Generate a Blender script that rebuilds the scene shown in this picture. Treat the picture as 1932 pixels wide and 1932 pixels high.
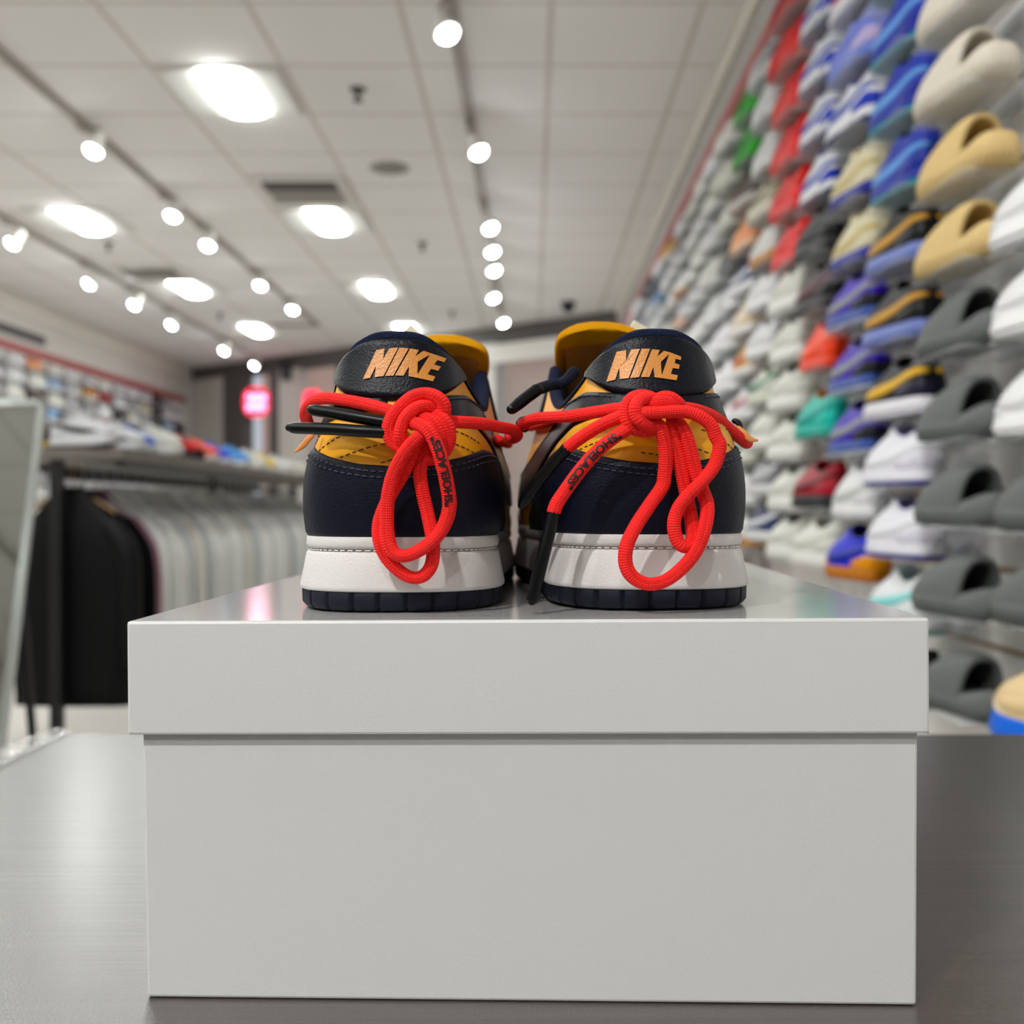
import bpy, bmesh, math, random
import numpy as np
from mathutils import Vector, Matrix
from mathutils.bvhtree import BVHTree

for o in list(bpy.data.objects):
    bpy.data.objects.remove(o, do_unlink=True)
random.seed(7)
SC = bpy.context.scene
COL = SC.collection
PI = math.pi

# ------------------------------------------------------------------ camera, world, exposure
F, CX, CY, CAMZ = 2000.0, 1005.0, 962.0, 1.14
cam_data = bpy.data.cameras.new('camera')
cam_data.sensor_width = 36.0
cam_data.lens = F / 1932.0 * 36.0
cam_data.shift_x = (966.0 - CX) / 1932.0
cam_data.shift_y = -(966.0 - CY) / 1932.0
cam_data.clip_start = 0.02
cam_data.dof.use_dof = True
cam_data.dof.focus_distance = 0.437
cam_data.dof.aperture_fstop = 8.5
cam = bpy.data.objects.new('camera', cam_data)
cam.location = (0, 0, CAMZ)
cam.rotation_euler = (PI / 2, 0, 0)
COL.objects.link(cam)
SC.camera = cam
world = bpy.data.worlds.new('world')
world.use_nodes = True
world.node_tree.nodes['Background'].inputs[0].default_value = (0.75, 0.82, 0.95, 1)
world.node_tree.nodes['Background'].inputs[1].default_value = 0.55
SC.world = world
SC.view_settings.view_transform = 'Standard'
SC.view_settings.look = 'None'
SC.view_settings.exposure = 0.45
SC.view_settings.gamma = 1.0
LENS_EMIT = 34.0
BULB_EMIT = 38.0
SPOT_W = 72.0
BEAM_W = 34.0
HZ = 0.4318        # distance of the heels from the camera


def at(px, py, d):
    return Vector(((px - CX) / F * d, d, CAMZ - (py - CY) / F * d))


# ------------------------------------------------------------------ materials
def srgb(h):
    if isinstance(h, str):
        h = h.lstrip('#')
        c = [int(h[i:i + 2], 16) / 255 for i in (0, 2, 4)]
    else:
        c = h
    return tuple(x / 12.92 if x <= 0.04045 else ((x + 0.055) / 1.055) ** 2.4 for x in c) + (1,)


MC = {}


def mat(name, col='#888888', rough=0.5, metal=0.0, bump=None, emit=None, coat=0.0, spec=None, sheen=0.0, vary=None):
    """bump = (scale, strength, kind); vary = (scale, amount)"""
    if name in MC:
        return MC[name]
    m = bpy.data.materials.new(name)
    m.use_nodes = True
    nt = m.node_tree
    b = nt.nodes['Principled BSDF']
    c = srgb(col)
    b.inputs['Base Color'].default_value = c
    b.inputs['Roughness'].default_value = rough
    b.inputs['Metallic'].default_value = metal
    b.inputs['Coat Weight'].default_value = coat
    b.inputs['Coat Roughness'].default_value = 0.12
    if sheen:
        b.inputs['Sheen Weight'].default_value = sheen
    if spec is not None:
        b.inputs['Specular IOR Level'].default_value = spec
    if emit:
        b.inputs['Emission Color'].default_value = srgb(emit[0])
        b.inputs['Emission Strength'].default_value = emit[1]
    tc = nt.nodes.new('ShaderNodeTexCoord')
    if bump:
        if bump[2] == 'voronoi':
            t = nt.nodes.new('ShaderNodeTexVoronoi')
            t.inputs['Scale'].default_value = bump[0]
            out = t.outputs['Distance']
        else:
            t = nt.nodes.new('ShaderNodeTexNoise')
            t.inputs['Scale'].default_value = bump[0]
            t.inputs['Detail'].default_value = 4
            out = t.outputs['Fac']
        nt.links.new(tc.outputs['Object'], t.inputs['Vector'])
        bp = nt.nodes.new('ShaderNodeBump')
        bp.inputs['Strength'].default_value = bump[1]
        bp.inputs['Distance'].default_value = 0.001
        nt.links.new(out, bp.inputs['Height'])
        nt.links.new(bp.outputs['Normal'], b.inputs['Normal'])
    if vary:
        n = nt.nodes.new('ShaderNodeTexNoise')
        n.inputs['Scale'].default_value = vary[0]
        nt.links.new(tc.outputs['Object'], n.inputs['Vector'])
        mx = nt.nodes.new('ShaderNodeMix')
        mx.data_type = 'RGBA'
        mx.inputs[6].default_value = tuple(x * (1 - vary[1]) for x in c[:3]) + (1,)
        mx.inputs[7].default_value = tuple(min(1, x * (1 + vary[1])) for x in c[:3]) + (1,)
        nt.links.new(n.outputs['Fac'], mx.inputs[0])
        nt.links.new(mx.outputs[2], b.inputs['Base Color'])
    MC[name] = m
    return m


def N(nt, t, **kw):
    n = nt.nodes.new(t)
    for k, v in kw.items():
        setattr(n, k, v)
    return n


def mth(nt, op, a, b=None):
    n = nt.nodes.new('ShaderNodeMath')
    n.operation = op
    for i, x in enumerate((a, b)):
        if x is None:
            continue
        if isinstance(x, (int, float)):
            n.inputs[i].default_value = x
        else:
            nt.links.new(x, n.inputs[i])
    return n.outputs[0]


# ------------------------------------------------------------------ mesh helpers
def mk(name, verts, faces, m=None, parent=None, smooth=True, uvs=None, fmats=None):
    me = bpy.data.meshes.new(name)
    me.from_pydata([tuple(v) for v in verts], [], [tuple(f) for f in faces])
    me.validate()
    if smooth:
        me.shade_smooth()
    for x in (m if isinstance(m, (list, tuple)) else [m]):
        if x:
            me.materials.append(x)
    if uvs is not None:
        ul = me.uv_layers.new(name='UVMap')
        for lp in me.loops:
            ul.data[lp.index].uv = uvs[lp.vertex_index]
    if fmats is not None:
        for p, i in zip(me.polygons, fmats):
            p.material_index = i
    o = bpy.data.objects.new(name, me)
    COL.objects.link(o)
    if parent:
        o.parent = parent
    return o


def thing(name, label, cat, loc=(0, 0, 0), rz=0.0, group=None):
    o = bpy.data.objects.new(name, None)
    o.empty_display_size = 0.05
    COL.objects.link(o)
    o.location = loc
    o.rotation_euler = (0, 0, rz)
    o['label'] = label
    o['category'] = cat
    if group:
        o['group'] = group
    return o


def tag(o, label, cat, group=None):
    o['label'] = label
    o['category'] = cat
    if group:
        o['group'] = group
    return o


def struct(o):
    o['kind'] = 'structure'
    return o


class MB:
    """collects shapes of one part"""

    def __init__(s):
        s.v = []
        s.f = []

    def add(s, vs, fs):
        k = len(s.v)
        s.v += [Vector(v) for v in vs]
        s.f += [tuple(i + k for i in f) for f in fs]
        return s

    def box(s, x0, x1, y0, y1, z0, z1, bev=0.0, M=None):
        bm = bmesh.new()
        bmesh.ops.create_cube(bm, size=1)
        for v in bm.verts:
            v.co = Vector(((x0 + x1) / 2 + v.co.x * (x1 - x0), (y0 + y1) / 2 + v.co.y * (y1 - y0), (z0 + z1) / 2 + v.co.z * (z1 - z0)))
        if bev > 0:
            bmesh.ops.bevel(bm, geom=list(bm.edges), offset=bev, segments=2, profile=0.5, affect='EDGES')
        if M is not None:
            bm.transform(M)
        bm.verts.index_update()
        s.add([v.co.copy() for v in bm.verts], [[v.index for v in f.verts] for f in bm.faces])
        bm.free()
        return s

    def lathe(s, prof, n=24, M=None):
        vs, fs = [], []
        for r, z in prof:
            for i in range(n):
                a = 2 * PI * i / n
                v = Vector((r * math.cos(a), r * math.sin(a), z))
                vs.append(M @ v if M is not None else v)
        for j in range(len(prof) - 1):
            for i in range(n):
                fs.append((j * n + i, j * n + (i + 1) % n, (j + 1) * n + (i + 1) % n, (j + 1) * n + i))
        fs.append(tuple(range(n))[::-1])
        fs.append(tuple((len(prof) - 1) * n + i for i in range(n)))
        return s.add(vs, fs)

    def tube(s, pts, r, n=10, sub=6):
        vs, fs, _ = tube_geo(pts, r, n, sub)
        return s.add(vs, fs)

    def build(s, name, m=None, parent=None, smooth=True):
        return mk(name, s.v, s.f, m, parent, smooth)


def cr(p0, p1, p2, p3, t):
    return 0.5 * ((2 * p1) + (p2 - p0) * t + (2 * p0 - 5 * p1 + 4 * p2 - p3) * t * t + (3 * p1 - p0 - 3 * p2 + p3) * t ** 3)


def spline(pts, sub):
    P = [Vector(p) for p in pts]
    P = [P[0] * 2 - P[1]] + P + [P[-1] * 2 - P[-2]]
    out = []
    for i in range(1, len(P) - 2):
        for k in range(sub):
            out.append(cr(P[i - 1], P[i], P[i + 1], P[i + 2], k / sub))
    out.append(P[-2])
    return out


def tube_geo(pts, r, n=12, sub=8, flat=1.0):
    """r: number or list per control point; returns verts, faces, uvs"""
    path = spline(pts, sub) if sub > 1 else [Vector(p) for p in pts]
    rs = r if isinstance(r, (list, tuple)) else [r] * len(pts)
    rad = []
    for i in range(len(path)):
        q = i / max(1, sub)
        a = min(int(q), len(rs) - 1)
        b = min(a + 1, len(rs) - 1)
        rad.append(rs[a] * (1 - (q - a)) + rs[b] * (q - a))
    # rounded caps
    t0 = (path[1] - path[0]).normalized()
    t1 = (path[-1] - path[-2]).normalized()
    ext0 = [(path[0] - t0 * rad[0] * math.sin(a), rad[0] * math.cos(a)) for a in (1.45, 1.0, 0.5)]
    ext1 = [(path[-1] + t1 * rad[-1] * math.sin(a), rad[-1] * math.cos(a)) for a in (0.5, 1.0, 1.45)]
    ring = ext0 + list(zip(path, rad)) + ext1
    up = Vector((0, -1, 0.2))
    if abs(t0.dot(up.normalized())) > 0.95:
        up = Vector((0, 0, 1))
    nrm = (up - t0 * up.dot(t0)).normalized()
    vs, uv, fs = [], [], []
    L = 0
    for i, (p, rr) in enumerate(ring):
        a = ring[max(0, i - 1)][0]
        b = ring[min(len(ring) - 1, i + 1)][0]
        t = (b - a).normalized()
        nrm = (nrm - t * nrm.dot(t)).normalized()
        bn = t.cross(nrm)
        if i:
            L += (p - ring[i - 1][0]).length
        for k in range(n):
            an = 2 * PI * k / n
            vs.append(p + nrm * math.cos(an) * rr * flat + bn * math.sin(an) * rr)
            uv.append((L, k / n))
    for i in range(len(ring) - 1):
        for k in range(n):
            fs.append((i * n + k, i * n + (k + 1) % n, (i + 1) * n + (k + 1) % n, (i + 1) * n + k))
    fs.append(tuple(range(n))[::-1])
    fs.append(tuple((len(ring) - 1) * n + k for k in range(n)))
    return vs, fs, uv


# ------------------------------------------------------------------ surface materials of the shop
def ceiling_mat():
    m = bpy.data.materials.new('ceiling_tile')
    m.use_nodes = True
    nt = m.node_tree
    b = nt.nodes['Principled BSDF']
    b.inputs['Roughness'].default_value = 0.85
    g = N(nt, 'ShaderNodeNewGeometry')
    sx = N(nt, 'ShaderNodeSeparateXYZ')
    nt.links.new(g.outputs['Position'], sx.inputs[0])

    def line(o, off, pitch, half):
        a = mth(nt, 'ADD', o, -off + 100 * pitch)
        a = mth(nt, 'DIVIDE', a, pitch)
        a = mth(nt, 'FRACT', a)
        a = mth(nt, 'SUBTRACT', a, 0.5)
        a = mth(nt, 'ABSOLUTE', a)
        return mth(nt, 'GREATER_THAN', a, 0.5 - half / pitch)
    lx = line(sx.outputs['X'], 0.077, 0.63, 0.014)
    ly = line(sx.outputs['Y'], 4.389, 0.618, 0.012)
    f = mth(nt, 'MAXIMUM', lx, ly)
    no = N(nt, 'ShaderNodeTexNoise')
    no.inputs['Scale'].default_value = 6
    nt.links.new(g.outputs['Position'], no.inputs['Vector'])
    mx = N(nt, 'ShaderNodeMix', data_type='RGBA')
    mx.inputs[6].default_value = srgb('#f1efed')
    mx.inputs[7].default_value = srgb('#d6d1cb')
    nt.links.new(f, mx.inputs[0])
    nt.links.new(mx.outputs[2], b.inputs['Base Color'])
    bp = N(nt, 'ShaderNodeBump')
    bp.inputs['Strength'].default_value = 0.3
    bp.inputs['Distance'].default_value = 0.004
    nt.links.new(no.outputs['Fac'], bp.inputs['Height'])
    nt.links.new(bp.outputs['Normal'], b.inputs['Normal'])
    return m


def slat_mat():
    m = bpy.data.materials.new('slatwall')
    m.use_nodes = True
    nt = m.node_tree
    b = nt.nodes['Principled BSDF']
    b.inputs['Roughness'].default_value = 0.35
    g = N(nt, 'ShaderNodeNewGeometry')
    sx = N(nt, 'ShaderNodeSeparateXYZ')
    nt.links.new(g.outputs['Position'], sx.inputs[0])
    a = mth(nt, 'ADD', sx.outputs['Z'], 0.044)
    a = mth(nt, 'DIVIDE', a, 0.152)
    a = mth(nt, 'FRACT', a)
    a = mth(nt, 'LESS_THAN', a, 0.07)
    mx = N(nt, 'ShaderNodeMix', data_type='RGBA')
    mx.inputs[6].default_value = srgb('#e6e5e2')
    mx.inputs[7].default_value = srgb('#8a6f4a')
    nt.links.new(a, mx.inputs[0])
    nt.links.new(mx.outputs[2], b.inputs['Base Color'])
    return m


def wood_mat():
    m = bpy.data.materials.new('counter_laminate')
    m.use_nodes = True
    nt = m.node_tree
    b = nt.nodes['Principled BSDF']
    b.inputs['Roughness'].default_value = 0.3
    b.inputs['Specular IOR Level'].default_value = 1.0
    b.inputs['Coat Weight'].default_value = 0.9
    b.inputs['Coat Roughness'].default_value = 0.26
    g = N(nt, 'ShaderNodeNewGeometry')
    mp = N(nt, 'ShaderNodeMapping')
    mp.inputs['Scale'].default_value = (6, 260, 40)
    nt.links.new(g.outputs['Position'], mp.inputs['Vector'])
    no = N(nt, 'ShaderNodeTexNoise')
    no.inputs['Scale'].default_value = 1.0
    no.inputs['Detail'].default_value = 5
    nt.links.new(mp.outputs[0], no.inputs['Vector'])
    mp2 = N(nt, 'ShaderNodeMapping')
    mp2.inputs['Scale'].default_value = (2, 40, 10)
    nt.links.new(g.outputs['Position'], mp2.inputs['Vector'])
    n2 = N(nt, 'ShaderNodeTexNoise')
    nt.links.new(mp2.outputs[0], n2.inputs['Vector'])
    s = mth(nt, 'ADD', no.outputs['Fac'], n2.outputs['Fac'])
    s = mth(nt, 'MULTIPLY', s, 0.5)
    cr_ = N(nt, 'ShaderNodeValToRGB')
    cr_.color_ramp.elements[0].position = 0.32
    cr_.color_ramp.elements[0].color = srgb('#221b18')
    cr_.color_ramp.elements[1].position = 0.68
    cr_.color_ramp.elements[1].color = srgb('#3d332e')
    nt.links.new(s, cr_.inputs[0])
    nt.links.new(cr_.outputs[0], b.inputs['Base Color'])
    fine = N(nt, 'ShaderNodeTexNoise')
    fine.inputs['Scale'].default_value = 900
    nt.links.new(g.outputs['Position'], fine.inputs['Vector'])
    bp = N(nt, 'ShaderNodeBump')
    bp.inputs['Strength'].default_value = 0.35
    bp.inputs['Distance'].default_value = 0.0006
    nt.links.new(mth(nt, 'ADD', no.outputs['Fac'], fine.outputs['Fac']), bp.inputs['Height'])
    nt.links.new(bp.outputs['Normal'], b.inputs['Normal'])
    return m


def rope_mat(name, col, rough=0.55):
    m = mat(name, col, rough, spec=.2)
    nt = m.node_tree
    b = nt.nodes['Principled BSDF']
    uv = N(nt, 'ShaderNodeUVMap')
    s = N(nt, 'ShaderNodeSeparateXYZ')
    nt.links.new(uv.outputs[0], s.inputs[0])
    u = mth(nt, 'MULTIPLY', s.outputs[0], 2 * PI / 0.0021)
    v = mth(nt, 'MULTIPLY', s.outputs[1], 2 * PI * 11)
    a = mth(nt, 'SINE', mth(nt, 'ADD', u, v))
    c = mth(nt, 'SINE', mth(nt, 'SUBTRACT', u, v))
    h = mth(nt, 'MULTIPLY', a, c)
    bp = N(nt, 'ShaderNodeBump')
    bp.inputs['Strength'].default_value = 0.55
    bp.inputs['Distance'].default_value = 0.0005
    nt.links.new(h, bp.inputs['Height'])
    nt.links.new(bp.outputs['Normal'], b.inputs['Normal'])
    return m


def clear_mat(name, col, alpha, rough=0.1):
    m = mat(name, col, rough)
    m.node_tree.nodes['Principled BSDF'].inputs['Alpha'].default_value = alpha
    return m


M_CEIL = ceiling_mat()
M_SLAT = slat_mat()
M_WOOD = wood_mat()
M_WALL = mat('wall_paint', '#cfcac4', 0.8)
M_DKWALL = mat('dark_grey_paint', '#5c5856', 0.7)
M_CREAM = mat('cove_paint', '#d8d2c6', 0.7)
M_PINK = mat('red_stripe', '#a8504f', 0.5)
M_FLOOR = mat('floor_tile', '#c4c0ba', 0.3)
M_LENS = mat('light_lens', '#ffffff', 0.4, emit=('#fbfffa', LENS_EMIT))
M_BULB = mat('bulb_glow', '#ffffff', 0.4, emit=('#f6faff', BULB_EMIT))
M_WMETAL = mat('white_enamel', '#e4e2dd', 0.35)
M_TRACK = mat('track_metal', '#9a948b', 0.5)
M_BLACK = mat('black_plastic', '#0d0d0f', 0.4)
M_DGREY = mat('dark_grille', '#4b4a49', 0.6)
M_GLASS = clear_mat('window_glass', '#dfe8ea', 0.12, 0.02)
M_MIRROR = mat('mirror_glass', '#c9cdcb', 0.03, 1.0)
M_STEEL = mat('brushed_steel', '#b5b7b6', 0.3, 0.8)

# ------------------------------------------------------------------ room shell
CEIL = CAMZ + 2.1
XR, XL = 0.90, -5.05
YB = -4.0
A = Vector((-5.05, 15.72))     # far storefront runs from A to B, set at an angle
B_ = Vector((0.98, 11.1))
struct(mk('floor', [(XL, YB, 0), (XR, YB, 0), (XR, B_.y + .1, 0), (XL, A.y + .3, 0)], [(0, 1, 2, 3)], M_FLOOR, smooth=False))
struct(mk('ceiling', [(XL, YB, CEIL), (XR, YB, CEIL), (XR + .1, B_.y, CEIL), (XL, A.y, CEIL),
                      (XL, YB, CEIL + .1), (XR, YB, CEIL + .1), (XR + .1, B_.y, CEIL + .1), (XL, A.y, CEIL + .1)],
       [(3, 2, 1, 0), (4, 5, 6, 7)], M_CEIL, smooth=False))
struct(MB().box(XR, XR + .1, YB, B_.y + .1, 0, CEIL).build('wall_right', M_SLAT, smooth=False))
struct(MB().box(XL - .1, XL, YB, A.y, 0, CEIL).build('wall_left', M_SLAT, smooth=False))
struct(MB().box(XL, XR, YB - .1, YB, 0, CEIL).build('wall_back', M_WALL, smooth=False))
# bulkhead bands and red stripes along both shoe walls
for side, x, sg, zs in (('right', XR, -1, CAMZ + 1.77), ('left', XL, 1, CAMZ + 1.57)):
    y1 = 10.9 if side == 'right' else 15.4
    a, b = sorted((x, x + sg * 0.035))
    struct(MB().box(a, b, YB, y1, zs + (.20 if side == 'right' else .34), CEIL).build('trim_1' if side == 'right' else 'trim_4', M_CREAM, smooth=False))
    a, b = sorted((x, x + sg * 0.012))
    struct(MB().box(a, b, YB, y1, zs + 0.055, zs + (.20 if side == 'right' else .34)).build('trim_2' if side == 'right' else 'trim_5', mat('band_grey', '#aaa7a3', .6) if side == 'right' else M_WALL, smooth=False))
    a, b = sorted((x, x + sg * 0.022))
    struct(MB().box(a, b, YB, y1, zs - (0.012 if side == 'right' else .03), zs + 0.055).build('trim_3' if side == 'right' else 'trim_6', M_PINK, smooth=False))
v = MB().box(XL, XL + .045, 8.6, 10.9, CAMZ + 1.69, CAMZ + 1.77).build('slot_diffuser', M_DGREY, smooth=False)
tag(v, 'long dark slot air diffuser above the red stripe on the mirror side wall', 'air vent')

# far storefront
wd = (B_ - A)
WL = wd.length
wdir = wd / WL
wn = Vector((-wdir.y, wdir.x))       # points outdoors
if wn.y < 0:
    wn = -wn


def wall_u(px):
    k = (px - CX) / F
    return (k * A.y - A.x) / (wd.x - k * wd.y) * WL


def WP(s, off, z):
    p = A + wdir * s + wn * off
    return Vector((p.x, p.y, z))


def wbox(s0, s1, o0, o1, z0, z1, mb=None):
    mb = mb or MB()
    vs = [WP(s, o, z) for z in (z0, z1) for s, o in ((s0, o0), (s1, o0), (s1, o1), (s0, o1))]
    return mb.add(vs, [(3, 2, 1, 0), (4, 5, 6, 7), (0, 1, 5, 4), (1, 2, 6, 5), (2, 3, 7, 6), (3, 0, 4, 7)])


far = wbox(-0.3, WL + .2, 0, .15, CEIL - .20, CEIL + .1)
wbox(-.3, WL + .2, 0, .15, 0, .35, far)
struct(far.build('wall_far', M_DKWALL, smooth=False))
k = 0
for x0, x1, mt in ((360, 425, M_WALL), (425, 463, M_DKWALL), (512, 531, M_DKWALL), (531, 566, M_WALL), (640, 668, M_DKWALL), (760, 800, M_DKWALL),
                   (880, 940, M_WALL), (1080, 1190, M_DKWALL)):
    k += 1
    struct(wbox(wall_u(x0), wall_u(x1), -.03 - 0.004 * k, .14, .3, CEIL - .19).build('wall_far_pier', mt, smooth=False))
struct(wbox(wall_u(800), wall_u(1190), -.10, .0, CEIL - .43, CEIL - .22).build('trim_7', mat('soffit_white', '#e2dfda', .6), smooth=False))
for n, (x0, x1) in enumerate(((463, 512), (566, 640), (668, 760), (800, 880), (940, 1080))):
    struct(wbox(wall_u(x0), wall_u(x1), .06, .07, .35, CEIL - .2).build('window_%d' % (n + 1), M_GLASS, smooth=False))
# outdoors: neighbouring building across the walk
struct(wbox(-6, WL + 6, 6.0, 6.2, -.1, 6).build('exterior_wall', mat('stucco', '#d8ab92', .9, vary=(1.5, .08)), smooth=False))
struct(wbox(-6, WL + 6, .15, 6.0, -.12, -.02).build('exterior_ground', mat('concrete', '#9b948b', .9), smooth=False))
pb = wbox(WL - 2.6, WL + 4, 5.86, 6.0, 1.75, 3.6).build('trim_8', mat('orange_brown', '#9a5230', .7), smooth=False)
struct(pb)

# neon sign hanging in the storefront window
sgn = thing('neon_sign', 'round pink neon sign glowing in the narrow storefront window', 'neon sign', WP(wall_u(497), -.12, CAMZ + (CY - 762) / F * 14.9), -.12)
m_pn = mat('neon_pink', '#ff8fc0', .4, emit=('#ffa8dc', 2.4))
m_rn = mat('neon_red', '#ff2a48', .4, emit=('#ff2848', 1.3))
MB().box(-.15, .15, 0.01, .02, -.17, .17, .004).build('backing_panel', clear_mat('acrylic_back', '#5a1a28', .75), sgn)
ring = [(.175 * math.copysign(abs(math.cos(a)) ** .8, math.cos(a)), 0, .195 * math.copysign(abs(math.sin(a)) ** .8, math.sin(a))) for a in np.linspace(0, 2 * PI, 25)]
MB().tube(ring, .014, 8, 3).build('neon_border', m_rn, sgn)
for rz in (.06, -.07):
    t = MB()
    for i in range(4):
        x = -.105 + .07 * i
        if (i + (rz > 0)) % 2:
            pts = [(x + .026 * math.cos(a), -.004, rz + .05 * math.sin(a)) for a in np.linspace(0, 2 * PI, 11)]
        else:
            pts = [(x - .024, -.004, rz - .05), (x - .02, -.004, rz + .045), (x, -.004, rz - .03), (x + .02, -.004, rz + .045), (x + .024, -.004, rz - .05)]
        t.tube(pts, .009, 6, 3)
    t.build('neon_lettering', m_pn, sgn)
MB().tube([(-.1, 0.01, .17), (-.1, .01, .62)], .002, 5, 2).tube([(.1, 0.01, .17), (.1, .01, .62)], .002, 5, 2).build('hanging_wire', M_BLACK, sgn)
sg2 = thing('neon_sign', 'red humped neon sign in the wider storefront window behind the heel', 'neon sign', WP(wall_u(603), -.12, CAMZ + (CY - 760) / F * 14.2), math.atan2(wdir.y, wdir.x))
MB().tube([(-.14, 0, -.12), (-.13, 0, .06), (-.08, 0, .12), (-.02, 0, .03), (.04, 0, .12), (.09, 0, .06), (.10, 0, -.12)], .03, 8, 4).build('neon_tube', m_rn, sg2)
MB().tube([(-.08, 0.01, .12), (-.08, .01, .72)], .002, 5, 2).tube([(.04, 0.01, .12), (.04, .01, .72)], .002, 5, 2).build('hanging_wire', M_BLACK, sg2)
sp = MB().box(-.07, .07, -.1, 0, -.12, .12, .01).build('wall_speaker', M_BLACK)
sp.location = WP(wall_u(547), -.045, CAMZ + 1.87)
tag(sp, 'small black speaker box mounted under the bulkhead between storefront windows', 'speaker')

# ------------------------------------------------------------------ ceiling fittings
def troffer(x, y, label):
    t = thing('troffer_light', label, 'ceiling light', (x, y, CEIL), 0, 'square troffer lights in the tiled ceiling')
    h = .30
    f = MB()
    for (a, b, c, d) in ((-h, h, -h, -h + .025), (-h, h, h - .025, h), (-h, -h + .025, -h + .025, h - .025), (h - .025, h, -h + .025, h - .025)):
        f.box(a, b, c, d, -.012, -.001)
    f.build('frame', M_WMETAL, t, smooth=False)
    # two sloped reflector wings
    r = MB()
    for s in (-1, 1):
        vs = [(s * .112, -.275, -.006), (s * .275, -.275, -.024), (s * .275, .275, -.024), (s * .112, .275, -.006)]
        vs += [(a, b, -.002) for a, b, c in vs]
        r.add(vs, [(0, 1, 2, 3), (7, 6, 5, 4), (0, 4, 5, 1), (2, 6, 7, 3), (1, 5, 6, 2), (3, 7, 4, 0)])
    r.build('reflector', mat('reflector_white', '#dddcd8', .5), t, smooth=False)
    # basket lens
    n = 10
    vs, fs = [], []
    for j in range(2):
        for i in range(n + 1):
            a = PI * i / n
            vs.append((.105 * math.cos(a), (-.27, .27)[j], -.008 - .030 * math.sin(a)))
    for i in range(n):
        fs.append((i, i + 1, n + 2 + i, n + 1 + i))
    fs.append(tuple(range(n + 1))[::-1])
    fs.append(tuple(n + 1 + i for i in range(n + 1)))
    mk('lens', vs, fs, M_LENS, t)
    return t


TL = [(-1.50, 5.31, 'large bright square ceiling light nearest the camera, above the left shoe'),
      (-1.49, 7.66, 'square ceiling light just past the dark square air vent'),
      (-1.48, 10.05, 'square ceiling light above the heel, third back in the middle row'),
      (-1.46, 12.25, 'farthest square ceiling light of the middle row, just over the navy heel'),
      (-3.27, 7.66, 'square ceiling light above the mirror, nearest of the outer row'),
      (-3.25, 10.0, 'square ceiling light past the second vent in the outer row'),
      (-3.22, 12.3, 'farthest square ceiling light of the outer row by the storefront')]
for x, y, l in TL:
    troffer(x, y, l)
HID = [(-1.5, 2.9), (-1.5, .4), (-1.5, -2.2), (-3.3, 5.3), (-3.3, 2.9), (-3.3, .4), (-3.3, -2.2)]
for i, (x, y) in enumerate(HID):
    troffer(x, y, 'square ceiling light outside the frame, %s, row %s' % ('over the counter side' if x > -2 else 'over the mirror side', ('ahead', 'overhead', 'behind', 'beyond')[i % 4] if x > -2 else ('beyond', 'ahead', 'overhead', 'behind')[(i - 3) % 4]))


def vent(x, y, label):
    t = thing('air_vent', label, 'air vent', (x, y, CEIL))
    f = MB()
    h = .29
    for (a, b, c, d) in ((-h, h, -h, -h + .05), (-h, h, h - .05, h), (-h, -h + .05, -h + .05, h - .05), (h - .05, h, -h + .05, h - .05)):
        f.box(a, b, c, d, -.03, -.001, .004)
    f.build('frame', M_WMETAL, t, smooth=False)
    MB().box(-h + .05, h - .05, -h + .05, h - .05, -.004, -.001).build('throat', mat('throat_grey', '#85817b', .7), t, smooth=False)
    for k in range(5):
        yy = -.18 + .09 * k
        MB().box(-h + .055, h - .055, yy - .006, yy + .006, -.04, -.006, 0, Matrix.Translation((0, yy, -.02)) @ Matrix.Rotation(.6, 4, 'X') @ Matrix.Translation((0, -yy, .02))).build('louvre', mat('louvre_grey', '#6c6965', .6) if k < 2 else mat('louvre_white', '#b5b1ab', .5), t, smooth=False)


vent(-1.49, 6.93, 'dark louvred square air vent before the second ceiling light')
vent(-3.33, 9.35, 'dark louvred square air vent in the outer ceiling row')


def track(x, y0, y1, label):
    t = MB().box(x - .024, x + .024, y0, y1, CEIL - .028, CEIL - .001, .003).build('light_track', M_TRACK, smooth=False)
    tag(t, label, 'light track')


track(-.335, -3, 11.3, 'long straight ceiling light track over the shoebox')
track(-2.43, -3, 12.0, 'long straight ceiling light track over the garment rack')
track(-3.78, -3, 14.0, 'long straight ceiling light track nearest the mirror side wall')
tk = MB().box(-3.0, -2.43, 11.965, 12.0, CEIL - .028, CEIL - .001, .003).build('light_track', M_TRACK, smooth=False)
tag(tk, 'short crosswise light track closing the far end of the garment track', 'light track')


def beam(t, q, w, col=(1, .985, .97), size=75):
    ld = bpy.data.lights.new('spot_beam', 'SPOT')
    ld.energy = w
    ld.spot_size = math.radians(size)
    ld.spot_blend = .8
    ld.shadow_soft_size = .035
    ld.color = col
    lo_ = bpy.data.objects.new('spot_beam', ld)
    COL.objects.link(lo_)
    lo_.parent = t
    lo_.matrix_local = q @ Matrix.Translation((0, 0, -.05))


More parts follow.
